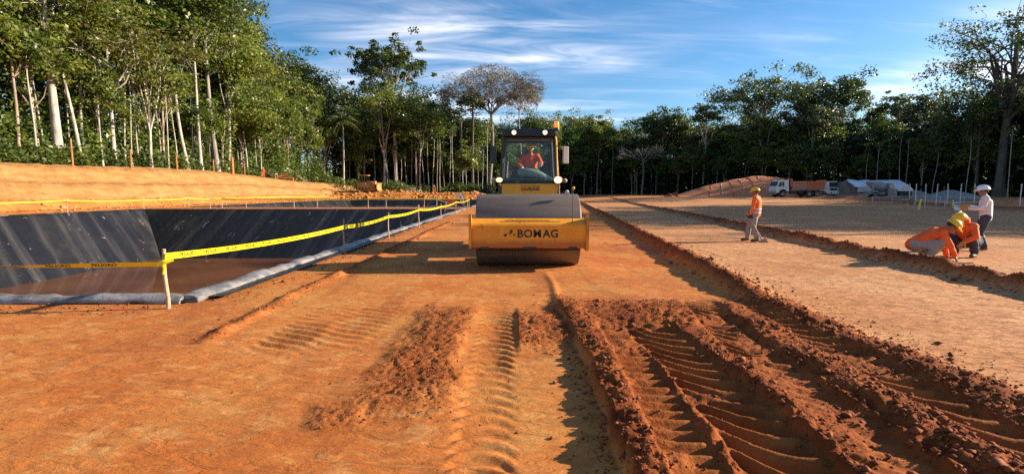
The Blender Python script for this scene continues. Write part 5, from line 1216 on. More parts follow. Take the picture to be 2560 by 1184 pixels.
# ------------------------------------------------------------------ stakes and barrier tape
def stake(label, x, y, h, r=0.02, mat=m_wood, group=None, lean=(0, 0), sq=False):
    z = hz(x, y); t = thing('wooden_stake' if mat is not m_post else 'marker_post', label, 'stake' if mat is not m_post else 'post', (x, y, z), 0, group)
    b = MB(); P = [(0, 0, -0.15)]
    for i in range(1, 7):
        f = i / 6; P.append((lean[0] * f * h + 0.012 * math.sin(f * 5 + x), lean[1] * f * h, f * h))
    b.tube(P, [r * 1.1, r * 1.08, r * 1.05, r, r * 0.98, r * .95, r * 0.9], 7 if not sq else 4, smooth=not sq)
    b.build('shaft', mat, t)
    return Vector((x + lean[0] * h, y + lean[1] * h, z + h))
word = text_mesh('PELIGRO', 0.088, 0.0015, 0.25)
wv = np.array([v.co[:] for v in word.vertices]); wf = [tuple(p.vertices) for p in word.polygons]
def tape(label, pts, width=0.075, sag=0.06, words=True, group=None, twist=None, step=0.50, phase=0.2):
    """ribbon hung through points; twist(s) turns it about its length"""
    t = thing('barrier_tape', label, 'tape', tuple(pts[0]), 0, group); o0 = Vector(pts[0])
    S, P = [0.0], []
    for a, b in zip(pts[:-1], pts[1:]):
        a, b = Vector(a), Vector(b); n = 22
        for i in range(n + (b is Vector(pts[-1]))):
            f = i / n; P.append(a.lerp(b, f) - Vector((0, 0, 4 * sag * f * (1 - f) * (0.5 + 0.13 * (b - a).length))))
    P.append(Vector(pts[-1]))
    for i in range(1, len(P)): S.append(S[-1] + (P[i] - P[i - 1]).length)
    S = np.array(S); PA = np.array([p[:] for p in P])
    def frame(s):
        p = Vector([np.interp(s, S, PA[:, k]) for k in range(3)]); q = Vector([np.interp(s + 0.05, S, PA[:, k]) for k in range(3)]); r = Vector([np.interp(s - 0.05, S, PA[:, k]) for k in range(3)])
        d = (q - r).normalized(); up = Vector((0, 0, 1)); up = (up - d * up.dot(d)).normalized(); n = d.cross(up)
        a = twist(s) if twist else 0.12 * math.sin(s * 0.9)
        return p, d, up * math.cos(a) + n * math.sin(a), n * math.cos(a) - up * math.sin(a)
    b = MB(); v = []; ns = max(2, int(S[-1] / 0.12))
    ns = min(ns, 160)
    for i in range(ns + 1):
        p, d, u, n = frame(S[-1] * i / ns)
        v += [p - o0 + u * width / 2, p - o0 - u * width / 2]
    b.add(v, [(2 * i, 2 * i + 1, 2 * i + 3, 2 * i + 2) for i in range(ns)], True)
    rb = b.build('ribbon', m_tape, t)
    if words:
        lb = MB(); s = phase
        while s + 0.45 < S[-1]:
            for sd in (1,):
                vv = []
                for q in wv:
                    p, d, u, n = frame(s + 0.22 + q[0]); vv.append(p - o0 + u * q[1] * (width / 0.10) + n * 0.003 * sd)
                lb.add(vv, wf)
            s += step
        if lb.v: tag(lb.build('lettering', m_ink, rb), kind='stuff')
    return t
rs = []
for i, (px, base, top, tap) in enumerate(((421, 771, 622, 640), (862, 631, 547, 567), (972, 592, 531, 541), (1048, 563, 511, 524), (1103, 547, 509, 516), (1140, 538, 501, 505), (1173, 528, 492, 499))):
    X = (-4.62, -4.16, -4.12, -4.08, -4.06, -4.04, -4.03)[i]; Y = gp(px, base).y if i < 1 else X * F / (px - 1280)
    lab = ('first and nearest wooden stake at the pit corner, tape knotted round it', 'second stake along the right rim of the near pit, grey wood', 'third stake from the viewer along the right pit rim', 'fourth stake from the viewer along the right pit rim',
           'fifth stake along the right pit rim, near the wheelbarrow', 'sixth stake along the right pit rim, beside the white sign', 'last stake at the far end of the right pit rim')[i]
    X = xa(px, Y, 0)
    h = za(top, Y) - hz(X, Y); stake(lab, X, Y, h, 0.024 if i == 0 else 0.022, m_wood if i != 1 else m_wood2, 'stakes along the right rim', (-0.02 + 0.01 * (i % 3), 0))
    rs.append((X, Y, za(tap, Y)))
tape('yellow danger tape sagging along the right rim of the near pit', [Vector(p) + Vector((0.02, -0.03, 0)) for p in rs], 0.085, 0.05, True)
tape('yellow danger tape, half twisted, along the near edge of the pit', [Vector((-17.5, 6.75, 0.42)), Vector((rs[0][0] - 0.02, rs[0][1] - 0.03, rs[0][2] - 0.10))], 0.08, 0.012, True, twist=lambda s: 0.95 + 0.35 * math.sin(s * 1.4), phase=0.1, step=0.62)
stake('stake at the near pit edge beyond the left border', -17.5, 6.8, 0.8, 0.024, m_wood)
kn = thing('tape_knot', 'knot of yellow tape tied round the nearest stake', 'tape', (rs[0][0], rs[0][1], rs[0][2] - 0.09))
b = MB(); b.tube([(-0.10, -0.02, -0.03), (-0.03, -0.045, 0.0), (0.03, -0.045, 0.02), (0.12, -0.02, 0.035)], [0.02, 0.04, 0.034, 0.008], 8); b.tube([(0.0, -0.045, 0.0), (0.02, -0.06, -0.07), (-0.01, -0.05, -0.14)], [0.028, 0.02, 0.012], 6)
b.tube([(0.028 * math.cos(a), 0.028 * math.sin(a), 0.02) for a in np.linspace(0, 6.28, 13)], 0.022, 6, caps=False); b.build('knot', m_tape, kn)
GL = 'stakes round the far sides of the pits'
def run(label_s, label_t, pts, th, hs, words=False, width=0.07, sag=0.05):
    tops = []
    for i, (x, y) in enumerate(pts):
        h = hs * rng.uniform(0.94, 1.08); stake(f"{ORD[i]} {label_s}, counted {'from the viewer' if abs(pts[0][0] - pts[-1][0]) < 2 else 'from the left'}", x, y, h, 0.032, m_wood, GL, (rng.uniform(-.04, .04), 0)); tops.append(Vector((x, y - 0.04, hz(x, y) + th * rng.uniform(0.93, 1.05))))
    tape(label_t, tops, width, sag, words)
run('wooden stake at the foot of the cut bank', 'yellow tape along the foot of the cut bank', [(-34.3, 30), (-34.3, 38.6), (-34.2, 46.5), (-34.2, 53), (-34.2, 60), (-34.1, 67), (-34.1, 75), (-34.0, 84), (-34, 93)], 0.88, 1.0)
run('stake on the near side of the strip between pits', 'yellow tape along the near side of the earth strip between the pits', [(xa(525, 46.6), 46.6), (xa(735, 46.2), 46.2), (xa(920, 46.2), 46.2), (xa(1060, 46.4), 46.4), (-4.2, 47.3)], 0.93, 1.12)
run('stake on the far side of the strip between pits', 'yellow tape along the far side of the earth strip between the pits', [(xa(555, 50.2), 50.2), (xa(615, 50.3), 50.3), (xa(793, 50.3), 50.3), (xa(965, 50.3), 50.3), (xa(1092, 50.4), 50.4)], 0.98, 1.15)
run('stake on the torn-up earth behind the pits', 'yellow tape on the torn-up earth behind the second pit', [(xa(835, 103), 103), (xa(905, 103), 103), (xa(950, 104), 104), (xa(1020, 104), 104), (xa(1092, 104), 104), (xa(1185, 104), 104)], 1.0, 1.3, width=0.11)
for i, (px, Y, top, r) in enumerate(((182, 50.5, 346, 0.085), (329, 58.5, 374, 0.085), (443, 66.5, 388, 0.085), (535, 75, 398, 0.08), (582, 79.5, 394, 0.22), (612, 83, 408, 0.08))):
    X = xa(px, Y, 4); lab = ('leftmost orange-brown marker post on the bank crest', 'second orange-brown marker post on the bank crest from left', 'third orange-brown marker post on the bank crest from left', 'fourth marker post on the bank crest, half hidden in leaves', 'thick cut stump-like post on the bank crest', 'last short marker post at the right end of the bank crest')[i]
    stake(lab, X, Y, za(top, Y) - hz(X, Y), r, m_post, 'marker posts on the bank crest')

# white sign on legs and wheelbarrow at the pit corner
sx, sy = xa(1156, 47.5), 47.5; sg = thing('easel_sign', 'narrow white sign board leaning on a folding stand at the pit corner', 'sign', (sx, sy, hz(sx, sy)))
b = MB(); b.box((-0.12, 0, 0.95), (0.30, 0.03, 1.05), RY(-0.36), bev=0.006); b.box((-0.36, 0.02, 1.42), (0.26, 0.02, 0.2), RY(-0.1)); so = b.build('board', m_white, sg)
b = MB(); b.box((-0.16, -0.02, 1.08), (0.16, 0.006, 0.10), RY(-0.36)); b.box((-0.02, -0.02, 0.78), (0.05, 0.006, 0.16), RY(-0.36)); b.build('print', m_ink, so)
for x0_, x1_, y1_ in ((0.0, 0.22, -0.1), (0.10, 0.36, 0.05), (-0.25, -0.55, 0.25), (-0.15, -0.30, 0.3)):
    b = MB(); b.tube([(x0_, 0.02, 0.62 if x0_ >= 0 else 0.95), (x1_, y1_, 0)], 0.022, 6); b.build('leg', m_blk, sg)
bx_, by_ = xa(1124, 48.2), 48.2; wb = thing('wheelbarrow', 'rusty orange wheelbarrow beside the white sign at the pit corner', 'wheelbarrow', (bx_, by_, hz(bx_, by_)), 0.25)
b = MB(); b.add([(-.55, -.32, .95), (.55, -.30, .80), (.55, .30, .80), (-.55, .32, .95), (-.30, -.2, .52), (.28, -.2, .48), (.28, .2, .48), (-.30, .2, .52)], [(4, 5, 6, 7), (0, 1, 5, 4), (1, 2, 6, 5), (2, 3, 7, 6), (3, 0, 4, 7)]); b.build('tray', m_truckor, wb)
b = MB()
for s in (-1, 1): b.tube([(-1.1, .28 * s, .82), (-.3, .22 * s, .55), (.6, .08 * s, .25)], 0.022, 6)
b.build('handles', m_steel, wb)
for s in (-1, 1): b = MB(); b.tube([(-.35, .22 * s, .52), (-.45, .24 * s, 0)], 0.02, 6); b.build('leg', m_steel, wb)
b = MB(); b.lathe([(0.10, -.04), (0.18, -.05), (0.205, 0), (0.18, .05), (0.10, .04)], (.62, 0, .205), 'Y', 18); b.build('wheel', m_rub, wb)

# ------------------------------------------------------------------ bulldozer and small things on the left
bx_, by_ = xa(920, 112.5), 112.5
dz = thing('bulldozer', 'dusty yellow bulldozer working at the end of the cut bank', 'bulldozer', (bx_, by_, hz(bx_, by_) + 0.05), 0.0, scale=1.15)
def oval(L, h, n=10):
    r = h / 2; return [(-L / 2 + r - r * math.sin(a), r - r * math.cos(a)) for a in np.linspace(0, math.pi, n)] + [(L / 2 - r + r * math.sin(a), r + r * math.cos(a)) for a in np.linspace(0, math.pi, n)]
for s in (-1, 1):
    b = MB(); b.prism(oval(3.4, 1.0), 'Y', 0.75 * s, 1.25 * s); tk = b.build('track', m_doz, dz)
    for k in range(5): b = MB(); b.cyl((-1.2 + 0.6 * k, 1.26 * s, 0.42), (-1.2 + 0.6 * k, 1.30 * s, 0.42), 0.2, None, 14); b.build('track_roller', m_blk, tk)
b = MB(); b.box((0.8, 0, 1.35), (1.7, 1.2, 0.95), bev=0.08, top=(1, .9)); b.build('hood', m_doz, dz)
b = MB(); b.box((-0.9, 0, 1.2), (1.6, 1.9, 0.6), bev=0.06); b.build('body', m_doz, dz)
for x_ in (-1.25, 0.05):
    for s in (-1, 1): b = MB(); b.box((x_, 0.75 * s, 2.15), (0.1, 0.1, 1.5)); b.build('cab_pillar', m_blk, dz)
b = MB(); b.box((-0.6, 0, 2.95), (1.75, 1.8, 0.12), bev=0.03); b.build('roof', m_yel2, dz)
b = MB(); b.box((-0.6, 0, 2.2), (1.2, 1.35, 1.35)); b.build('window_pane', m_glass, dz)
b = MB(); b.tube([(1.2, 0.3, 1.8), (1.2, 0.3, 2.5)], 0.06, 8); b.build('exhaust', m_blk, dz)
b = MB(); b.prism([(2.25, 0.05), (2.10, 0.6), (2.15, 1.25), (2.30, 1.5), (2.40, 1.5), (2.25, 1.2), (2.2, 0.6), (2.38, 0.02)], 'Y', -1.7, 1.7); b.build('blade', m_doz, dz)
for s in (-1, 1):
    b = MB(); b.tube([(-0.4, 1.36 * s, 0.5), (1.2, 1.38 * s, 0.42), (2.2, 1.38 * s, 0.3)], 0.11, 6); b.tube([(0.9, 0.7 * s, 1.7), (2.15, 0.8 * s, 0.75)], 0.06, 6); b.build('push_arm', m_doz, dz)
b = MB(); b.tube([(-1.7, 0, 1.1), (-2.5, 0, 1.15), (-2.6, 0, 0.2)], [0.16, 0.13, 0.06], 6); b.box((-2.4, 0, 0.95), (0.2, 1.4, 0.3)); b.build('ripper', m_doz, dz)

def simple_worker(label, x, y, rz, sitting=False, sc_=1.0, group=None):
    J = dict(stand)
    if sitting: J = {k: (v[0], v[1], v[2]) for k, v in stand.items()}
    return person(label, (x, y, hz(x, y)), rz, J, (0, 1, -0.1), dict(shirt=m_orange, trousers=m_orange, boot=m_boot), sc_, m_hatY, hands=((0, .3, -1), (0, .3, -1)))
simple_worker('distant worker in orange standing behind the white table on the bank', xa(661, 91.5), 91.5, math.radians(200))
simple_worker('tiny orange worker on the torn-up earth behind the second pit', xa(1086, 113), 113, math.radians(160))
tx_, ty_ = xa(681, 93.6), 93.6; tb = thing('table', 'small white table on the crest at the end of the bank', 'table', (tx_, ty_, hz(tx_, ty_)))
b = MB(); b.box((0, 0, 0.78), (1.9, 0.9, 0.06), bev=0.01); b.build('table_top', m_white, tb)
for sx_ in (-1, 1):
    for sy_ in (-1, 1): b = MB(); b.box((0.85 * sx_, 0.38 * sy_, 0.36), (0.06, 0.06, 0.8)); b.build('leg', m_wood, tb)
def log(label, x, y, L, r, rz, tilt, mat, dzz=0.0, group=None, nm='felled_log'):
    o = thing(nm, label, 'log', (x, y, hz(x, y) + r * 0.8 + dzz), rz, group); b = MB()
    b.tube([(-L / 2 + L * i / 6, 0.05 * math.sin(i * 2.1), (i / 6 - 0.5) * L * tilt) for i in range(7)], [r * (1 + 0.1 * math.sin(i * 3.3)) for i in range(7)], 9); b.build('bark', mat, o); return o
log('brown felled log tilted up at the bank end', xa(702, 97.5), 97.5, 3.0, 0.28, 0.3, 0.35, m_post, 0.4)
log('brown felled log lying flat right of the table', xa(713, 99), 99, 3.4, 0.25, 0.1, 0.0, m_post)
log('thin brown pole among the felled logs right of the table', xa(724, 101.5), 101.5, 3.6, 0.12, -0.2, 0.08, m_post)
log('pale felled log at the forest foot, upper of the two', xa(1020, 121), 121, 3.4, 0.35, 0.05, 0.0, m_wood, 0.35)
log('pale felled log at the forest foot, lower of the two', xa(1026, 119), 119, 4.2, 0.28, -0.05, 0.0, m_wood)
log('dead leaning branch on the slope left of the bulldozer', xa(763, 104), 104, 3.2, 0.07, 0.6, -0.6, m_wood2, 0.6)
bd = []
for i in range(520):
    x = rng.uniform(-40, -5); y = 103.5 + abs(rng.normal(0, 6)); bd.append((x, y))
bd = np.array(bd); S = 0.16 * rng.lognormal(0, 0.55, len(bd)); clods('earth_rubble', np.stack([bd[:, 0], bd[:, 1], H(bd[:, 0], bd[:, 1]) + 0.05], -1), S, pmat('rubble_soil', (0.48, 0.2, 0.06), 0.95, var=0.35, scale=3), 9)
bd = np.stack([-36.3 + rng.normal(0, .6, 900), rng.uniform(28, 100, 900)], -1); S = 0.06 * rng.lognormal(0, 0.55, len(bd)); clods('bank_rubble', np.stack([bd[:, 0], bd[:, 1], H(bd[:, 0], bd[:, 1])], -1), S, pmat('bank_rubble_soil', (0.48, 0.23, 0.08), 0.95, var=0.35, scale=3), 10)

# ------------------------------------------------------------------ right: covered mound, trucks, tent, fence
def heap(name, label, px0, px1, Y, top_py, depth, mat, prof, seed, kind_lines=False, jag=0.02):
    x0, x1 = xa(px0, Y), xa(px1, Y); zb = hz((x0 + x1) / 2, Y); ht = za(top_py, Y) - zb
    t = thing(name, label, 'mound', ((x0 + x1) / 2, Y, zb))
    nu, nv = 60, 30; U, V = np.meshgrid(np.linspace(0, 1, nu), np.linspace(-1, 1, nv), indexing='ij')
    pr = np.interp(U, prof[0], prof[1]); cs = np.clip(1 - np.abs(V) ** 1.6, 0, 1)
    Z = ht * pr * cs * (1 + jag * 6 * (fbm(U * 14, V * 6, 3, seed) - 0.5)) + 0.05 * (fbm(U * 40, V * 20, 3, seed + 1) - 0.5) - 0.06
    X = (U - 0.5) * (x1 - x0); Y_ = V * depth * (0.55 + 0.45 * np.sqrt(np.clip(pr, 0, 1)))
    i = np.arange(nu * nv).reshape(nu, nv); q = np.stack([i[:-1, :-1], i[1:, :-1], i[1:, 1:], i[:-1, 1:]], -1).reshape(-1, 4)
    link('heap_surface', mesh_np(name, np.stack([X, Y_, Z], -1).reshape(-1, 3), q, smooth=True), mat, t)
    if kind_lines:
        for k in range(9):
            u = 0.14 + 0.075 * k; b = MB(); P = []
            for j in range(12):
                v = -0.99 + 0.93 * j / 11; uu = u + 0.16 * (v + 1) * (1 - u); ii = min(nu - 1, int(uu * (nu - 1))); jj = min(nv - 1, int((v + 1) / 2 * (nv - 1)))
                P.append((X[ii, jj], Y_[ii, jj], Z[ii, jj] + 0.03))
            b.tube(P, 0.035, 4); b.build('cord', m_rope if k % 2 else m_mound, t)
    return t
heap('covered_mound', 'long red earth mound under a taut cover with cord lines', 1683, 2030, 102, 439, 11, m_mound, ((0, .05, .2, .45, .62, .8, 1), (0, .10, .45, .86, 1.0, .86, 0)), 61, True)
heap('gravel_heap', 'pointed grey gravel heap behind the fence posts', 2306, 2440, 74, 473, 5, m_gravel, ((0, .25, .5, .62, 1), (0, .45, 1.0, .85, 0)), 62)
heap('gravel_heap', 'low grey gravel heap right of the hooded machine', 2250, 2318, 82, 474, 4, m_gravel, ((0, .3, .55, .8, 1), (0, .9, 1.0, .6, 0)), 63)
heap('dirt_heap', 'low dirt heap in front of the open tent', 2070, 2170, 83, 486, 3, m_mound, ((0, .3, .7, 1), (0, 1, .8, 0)), 64)
heap('soil_heap', 'small heap of torn brown soil left of the covered mound', 1662, 1692, 100, 480, 3, m_clod, ((0, .3, .55, .8, 1), (0, .8, .6, 1, 0)), 65, jag=0.1)

def wheel(parent, x, y, r, w, nm='wheel', mat=m_rub):
    b = MB(); b.lathe([(r * .55, -w / 2), (r * .9, -w / 2), (r, -w * .3), (r, w * .3), (r * .9, w / 2), (r * .55, w / 2)], (x, y, r), 'Y', 22); o = b.build(nm, mat, parent)
    b = MB(); b.lathe([(0.0, -w * .3), (r * .25, -w * .42), (r * .3, -w * .25), (r * .5, -w * .3), (r * .57, -w * .5)], (x, y, r), 'Y', 18); b.build('rim', m_grey, o); return o
# dump truck, seen from its left side, cab to the left
kx, ky = xa(1992, 84), 84
tk = thing('dump_truck', 'white-cabbed dump truck with ribbed faded orange tipper body', 'truck', (kx, ky, hz(kx, ky)))
for x_, y_ in ((-3.05, -1.05), (1.35, -1.05), (2.7, -1.05), (-3.05, 1.05), (1.35, 1.05), (2.7, 1.05)): wheel(tk, x_, y_, 0.54, 0.42)
b = MB(); b.box((0.2, 0, 0.95), (8.0, 0.9, 0.28)); b.box((-1.2, -0.9, 0.8), (1.1, 0.5, 0.5), bev=.04); b.box((0, -0.9, 0.85), (0.7, 0.45, 0.45), bev=.04); b.build('chassis', m_blk, tk)
b = MB(); b.prism([(-4.15, 0.75), (-4.2, 1.35), (-4.08, 1.75), (-3.72, 2.72), (-3.5, 2.85), (-2.15, 2.85), (-2.05, 0.95), (-2.35, 0.95), (-2.5, 1.2), (-3.05, 1.35), (-3.55, 1.15), (-3.68, 0.75)], 'Y', -1.2, 1.2); cb_ = b.build('cab', m_white, tk)
b = MB(); b.prism([(-3.88, 1.78), (-3.56, 2.55), (-3.3, 2.55), (-3.3, 1.78)], 'Y', -1.21, -1.204); b.prism([(-3.22, 1.85), (-3.22, 2.55), (-2.85, 2.55), (-2.85, 1.85)], 'Y', -1.21, -1.204); b.build('window_pane', m_blk, cb_)
b = MB(); b.box((-3.97, 0, 2.25), (0.03, 2.1, 0.75), RY(0.36)); b.build('windscreen', m_blk, cb_)
b = MB(); b.box((-3.0, -1.215, 1.72), (0.22, 0.02, 0.05)); b.build('door_handle', m_blk, cb_)
b = MB(); b.box((-4.18, 0, 0.72), (0.22, 2.3, 0.42), bev=.04); b.build('bumper', m_grey, cb_)
b = MB(); b.box((-2.75, -0.6, 0.86), (0.9, 0.3, 1.1)); b.box((-1.85, 0, 1.6), (0.22, 2.0, 1.5)); b.build('engine_gap', m_blk, tk)
b = MB(); b.box((1.15, 0, 1.95), (5.3, 2.4, 1.36), bev=.03); b.box((-1.65, 0, 2.45), (0.24, 2.4, 1.25), bev=.02); b.box((-2.0, 0, 3.05), (0.9, 2.4, 0.09)); bed = b.build('tipper_body', m_truckor, tk)
bfade = pmat('faded_pale_orange_paint', (0.60, 0.36, 0.26), 0.6, var=0.15, dirt=0.3)
for i in range(9):
    for j in range(2):
        b = MB(); cx_, cz_ = -1.05 + 0.545 * i, 1.66 + 0.56 * j
        for dx_, dz_, w_, h_ in ((0, .235, .46, .05), (0, -.235, .46, .05), (-.205, 0, .05, .42), (.205, 0, .05, .42)): b.box((cx_ + dx_, -1.235, cz_ + dz_), (w_, 0.06, h_))
        b.build('side_panel', bfade if i < 4 else m_truckor, bed)
b = MB(); b.box((3.86, 0, 2.05), (0.12, 2.44, 1.6), RY(0.05), bev=.02); b.build('tailgate', m_truckor, bed)
for x_ in (1.35, 2.7): b = MB(); b.box((x_ + .0, -1.05, 1.18), (1.2, 0.4, 0.06)); b.build('mudguard', m_blk, tk)
# second truck, only its white cab towards the viewer
kx, ky = xa(2078, 87), 87
tk2 = thing('parked_truck', 'white truck cab seen nearly head-on beside the tent', 'truck', (kx, ky, hz(kx, ky)), 0.35)
for y_ in (0.5, 5.5):
    for s in (-1, 1):
        o = wheel(tk2, 0, 0, 0.5, 0.35); o.location = (1.0 * s, y_, 0); o.rotation_euler = (0, 0, math.pi / 2)
b = MB(); b.box((0, 0.6, 1.65), (2.3, 1.9, 2.1), bev=.10, top=(.95, .88)); cb_ = b.build('cab', m_white, tk2)
b = MB(); b.box((0, -0.30, 2.15), (2.0, 0.06, 0.85), RX(-0.10)); b.build('windscreen', m_blk, cb_)
b = MB(); b.box((0, -0.37, 1.35), (1.7, 0.05, 0.36)); b.build('grille', m_blk, cb_)
b = MB(); b.box((1.14, 0.5, 2.1), (0.03, 0.9, 0.7)); b.build('window_pane', m_blk, cb_)
b = MB(); b.box((0, -0.42, 0.72), (2.35, 0.2, 0.4), bev=.04); bo_ = b.build('bumper', m_white, cb_)
for s in (-1, 1): b = MB(); b.cyl((0.75 * s, -0.53, 0.76), (0.75 * s, -0.55, 0.76), 0.13, None, 14); b.build('headlight', m_blk, bo_)
b = MB(); b.box((0, 4.0, 1.3), (2.3, 4.6, 1.0), bev=.05); b.build('load_bed', m_grey, tk2)
# tent: two gables, white sheet roof, canvas walls
ax, bx2, ty = xa(2095, 90), xa(2245, 90), 90
zb = hz(ax + 4, ty); tt = thing('tent', 'open-fronted tent with white sheet roof and brown canvas walls', 'tent', (ax, ty, zb)); L = bx2 - ax
rdg, eav = za(449, 90) - zb, za(463, 90) - zb
gx = 1.3
b = MB(); nU = 24; sheet = []
for i in range(nU + 1):
    u = i / nU; x_ = gx + (L - gx) * u
    for (yy, zz_) in ((-3.8, eav - .35), (-3.4, eav - .05), (-1.7, (eav + rdg) / 2 - .06), (0, rdg - .10 * math.sin(u * math.pi) + .04 * math.sin(u * 19)), (1.7, (eav + rdg) / 2 - .06), (3.4, eav)):
        sheet.append((x_ + 0.9 * yy / 3.4 * 1.0, yy, zz_ + .05 * math.sin(u * 23 + yy)))
b.add(sheet, [(i * 6 + j, i * 6 + j + 1, i * 6 + j + 7, i * 6 + j + 6) for i in range(nU) for j in range(5)], True); b.build('roof_sheet', m_tarp, tt)
b = MB(); b.add([(-1.6, -1.2, 0), (gx - .9, -3.4, 0), (gx - .9, -3.4, eav - .1), (gx + .0, -0.0, rdg - .1), (-1.6, 2.2, eav - .2), (-1.6, 2.2, 0)], [(0, 1, 2, 3, 4, 5)]); b.build('gable_wall', m_canvas, tt)
b = MB(); b.add([(gx - .9, -3.35, 0), (L * .55, -3.35, 0), (L * .55, -3.35, eav - .3), (gx - .9, -3.35, eav - .3)], [(0, 1, 2, 3)]); b.build('side_wall', m_canvas, tt)
b = MB(); b.box((gx - .9 + L * .22, -3.6, eav - .75), (L * .34, 0.04, 0.9), RX(0.15)); b.build('awning', m_tarp, tt)
for x_, y_ in ((gx - .9, -3.45), (-.2, -2.2), (L * .5, -3.45), (L - 1, -3.45)): b = MB(); b.cyl((x_, y_, 0), (x_, y_, eav - .05), 0.06, None, 8); b.build('tent_pole', m_wood2, tt)
# self-loading mixer in front of the tent
kx, ky = xa(2196, 82), 82
mx = thing('concrete_mixer', 'grey self-loading concrete mixer with tilted drum in front of the tent', 'mixer truck', (kx, ky, hz(kx, ky)), scale=0.82)
for x_, y_ in ((-1.4, -0.9), (1.4, -0.9), (-1.4, .9), (1.4, .9)): wheel(mx, x_, y_, 0.55, 0.4)
b = MB(); b.box((0, 0, 0.85), (4.6, 1.3, 0.4), bev=.04); b.box((0.2, -0.75, 0.75), (1.2, 0.3, 0.5), bev=.03); b.build('chassis', m_grey, mx)
b = MB(); Md = RY(0.22)
for r_, l_, r2, l2 in ((0.30, -1.9, 0.62, -1.5), (0.62, -1.5, 0.95, -0.4), (0.95, -0.4, 1.0, 0.6), (1.0, 0.6, 0.55, 1.4)):
    b.tube([Md @ Vector((l_, 0, 0)) + Vector((0, 0, 2.15)), Md @ Vector((l2, 0, 0)) + Vector((0, 0, 2.15))], [r_, r2], 20)
b.build('drum', m_grey, mx)
b = MB(); b.lathe([(0.25, -.5), (0.55, 0.0), (0.62, 0.25), (0.45, 0.42), (0, 0.45)], (-2.0, 0, 2.75), 'Z', 16); b.tube([(-1.9, -.3, 2.5), (-1.5, -.5, 1.9), (-1.7, -.6, 1.3)], [0.25, 0.2, 0.15], 8); b.build('hopper', m_grey, mx)
for s in (-1, 1):
    b = MB(); b.tube([(-0.8, .8 * s, 1.3), (-1.9, .85 * s, 0.95), (-2.9, .85 * s, 0.35)], 0.09, 6); b.build('loader_arm', m_grey, mx)
    b = MB(); b.tube([(-1.0, .7 * s, 0.9), (-2.3, .75 * s, 1.25)], 0.06, 6); b.build('lift_cylinder', m_grey, mx)
b = MB(); b.prism([(-3.6, 0.1), (-3.5, 0.75), (-2.9, 0.7), (-2.75, 0.2)], 'Y', -1.0, 1.0); b.build('bucket', m_grey, mx)
b = MB(); b.box((1.75, -.45, 1.9), (1.15, 1.0, 1.75), bev=.08, top=(.9, .92)); cb_ = b.build('cab', m_grey, mx)
b = MB(); b.box((1.75, -.965, 2.15), (0.8, 0.02, 0.8)); b.build('window_pane', m_glass, cb_)
b = MB(); b.box((2.7, 0, 1.25), (1.0, 1.3, 0.8), bev=.08); b.build('engine_hood', m_grey, mx)
# hooded machine right of the mixer
kx, ky = xa(2256, 79), 79
hm_ = thing('hooded_machine', 'machine under a pale peaked hood between mixer and gravel', 'machine', (kx, ky, hz(kx, ky)))
b = MB(); b.prism([(-1.2, 1.15), (-.55, 1.95), (.35, 1.95), (1.0, 1.25), (1.0, 1.05), (-1.2, 1.05)], 'Y', -.8, .8); b.build('hood', m_tarp, hm_)
b = MB(); b.box((-.1, 0, 0.62), (1.9, 1.3, 0.75), bev=.05); b.build('engine_block', m_blk, hm_)
b = MB(); b.box((-1.6, 0, 0.75), (0.7, 1.1, 1.3), bev=.05); b.build('fuel_tank', m_grey, hm_); b = MB(); b.box((1.3, 0, 0.6), (0.5, 1.0, 1.0), bev=.05); b.build('control_box', m_grey, hm_)
for x_ in (-.9, .8): b = MB(); b.box((x_, -.72, .15), (.16, .12, .32)); b.build('leg', m_grey, hm_)
# fence of tall posts with rails
for i, px in enumerate((2272, 2287, 2312, 2340, 2367, 2399, 2434, 2549)):
    Yp = 52 - 1.0 * i; X = xa(px, Yp); z = hz(X, Yp); o = thing('fence_post', ('first pale fence post, in front of the hooded machine', 'second pale fence post, left of the yellow marker', 'third pale fence post, right of the yellow marker', 'fourth pale fence post, left of the gravel peak', 'fifth pale fence post, in front of the gravel peak', 'sixth pale fence post, above the display board', 'seventh pale fence post, just left of the white helmet', 'lone fence post at the right border')[i], 'fence post', (X, Yp, z), 0, 'pale fence posts')
    b = MB(); b.tube([(0, 0, -.2), (0.02, 0, 1.1), (0.05 if i % 2 else -.02, 0, za(459, Yp) - z)], 0.045, 7); b.build('shaft', m_steel, o)
def rails(label, pts, hs, r=0.03, mat=m_steel, up=True):
    o = thing('rail_barrier', label, 'barrier', (pts[0][0], pts[0][1], hz(*pts[0])))
    for h in hs:
        b = MB(); b.tube([Vector((x, y, hz(x, y) + h)) - o.location for x, y in pts], r, 6); b.build('rail', mat, o)
    if up:
        for x, y in pts: b = MB(); b.tube([Vector((x, y, hz(x, y) - .1)) - o.location, Vector((x, y, hz(x, y) + max(hs) + .03)) - o.location], r, 6); b.build('upright', mat, o)
    return o
rails('long white rail barrier running below the gravel heap', [(xa(px, 56), 56) for px in (2180, 2230, 2290, 2350, 2410, 2470)], (0.85, 0.25))
rails('low steel rail frame left of the display board', [(xa(px, 45), 45) for px in (2283, 2312, 2362)], (0.75, 0.1))
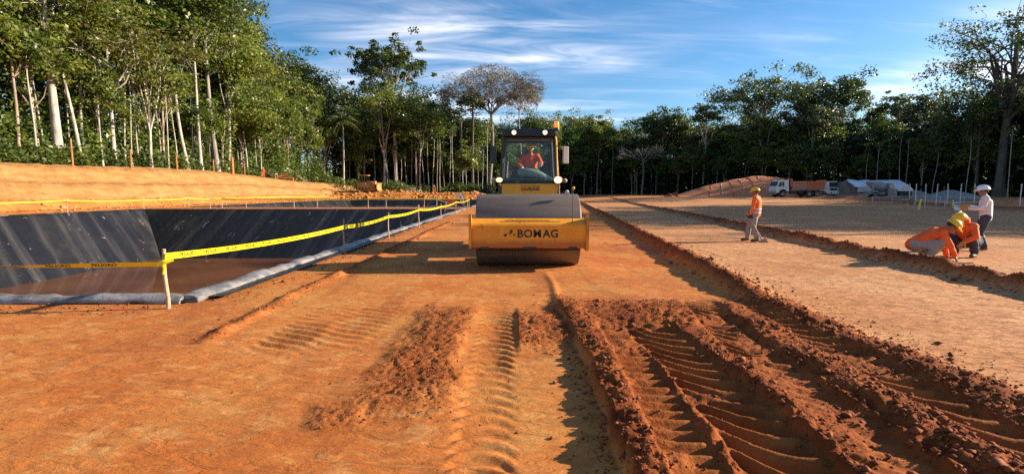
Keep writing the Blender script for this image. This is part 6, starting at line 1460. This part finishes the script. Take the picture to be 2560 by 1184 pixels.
ym = thing('yellow_marker', 'upright yellow marker post in front of the fence', 'marker', (xa(2300, 43), 43, hz(xa(2300, 43), 43)))
b = MB(); b.tube([(-.10, 0, 0), (-.02, 0, .5), (.06, 0, .85)], [.09, .075, .06], 8); b.ell((.06, 0, .88), (.07, .07, .07)); b.build('shaft', m_tape, ym)
sb = thing('sack', 'brown sack hung on a rail left of the yellow marker', 'sack', (xa(2278, 44), 44, hz(xa(2278, 44), 44)))
b = MB(); b.box((0, 0, .66), (.42, .22, .48), RY(.15), bev=.08); b.build('cloth', m_canvas, sb)
b = MB(); b.tube([(-.3, 0, 0), (-.28, 0, .45), (-.42, 0, .9)], .025, 6); b.tube([(-.28, 0, .42), (-.5, 0, .42)], .02, 6); b.build('stand', m_wood, sb)
db = thing('display_board', 'small blue and white display board on a folding stand', 'board', (xa(2394, 38), 38, hz(xa(2394, 38), 38)))
b = MB(); b.box((0, 0, .42), (.56, .03, .62), RX(-.25), bev=.008); bo_ = b.build('board', m_white, db)
b = MB(); b.box((0, -.052, .62), (.5, .006, .12), RX(-.25)); b.box((0, -.012, .44), (.5, .006, .03), RX(-.25)); b.box((0, .012, .36), (.5, .006, .03), RX(-.25)); b.build('print', m_blue, bo_)
for s in (-1, 1): b = MB(); b.tube([(.25 * s, .1, .75), (.3 * s, .45, 0)], .02, 6); b.build('leg', m_steel, db)
b = MB(); b.tube([(-.26, .1, .3), (-.24, .15, .85), (-.18, .2, .88)], .04, 6); b.build('yellow_strap', m_tape, db)
# orange mesh fence at the right border
mf = thing('mesh_fence', 'low orange plastic mesh fence behind the man in white', 'fence', (xa(2440, 50), 50, hz(xa(2440, 50), 50)))
b = MB(); x1_ = xa(2640, 46) - mf.location.x
for k in range(5): b.tube([(0, 0, .12 + .13 * k), (x1_, -4, .12 + .13 * k)], .016, 4)
for k in range(34): b.tube([(x1_ * k / 33, -4 * k / 33, .1), (x1_ * k / 33, -4 * k / 33, .68)], .014, 4)
b.build('mesh', m_truckor, mf)
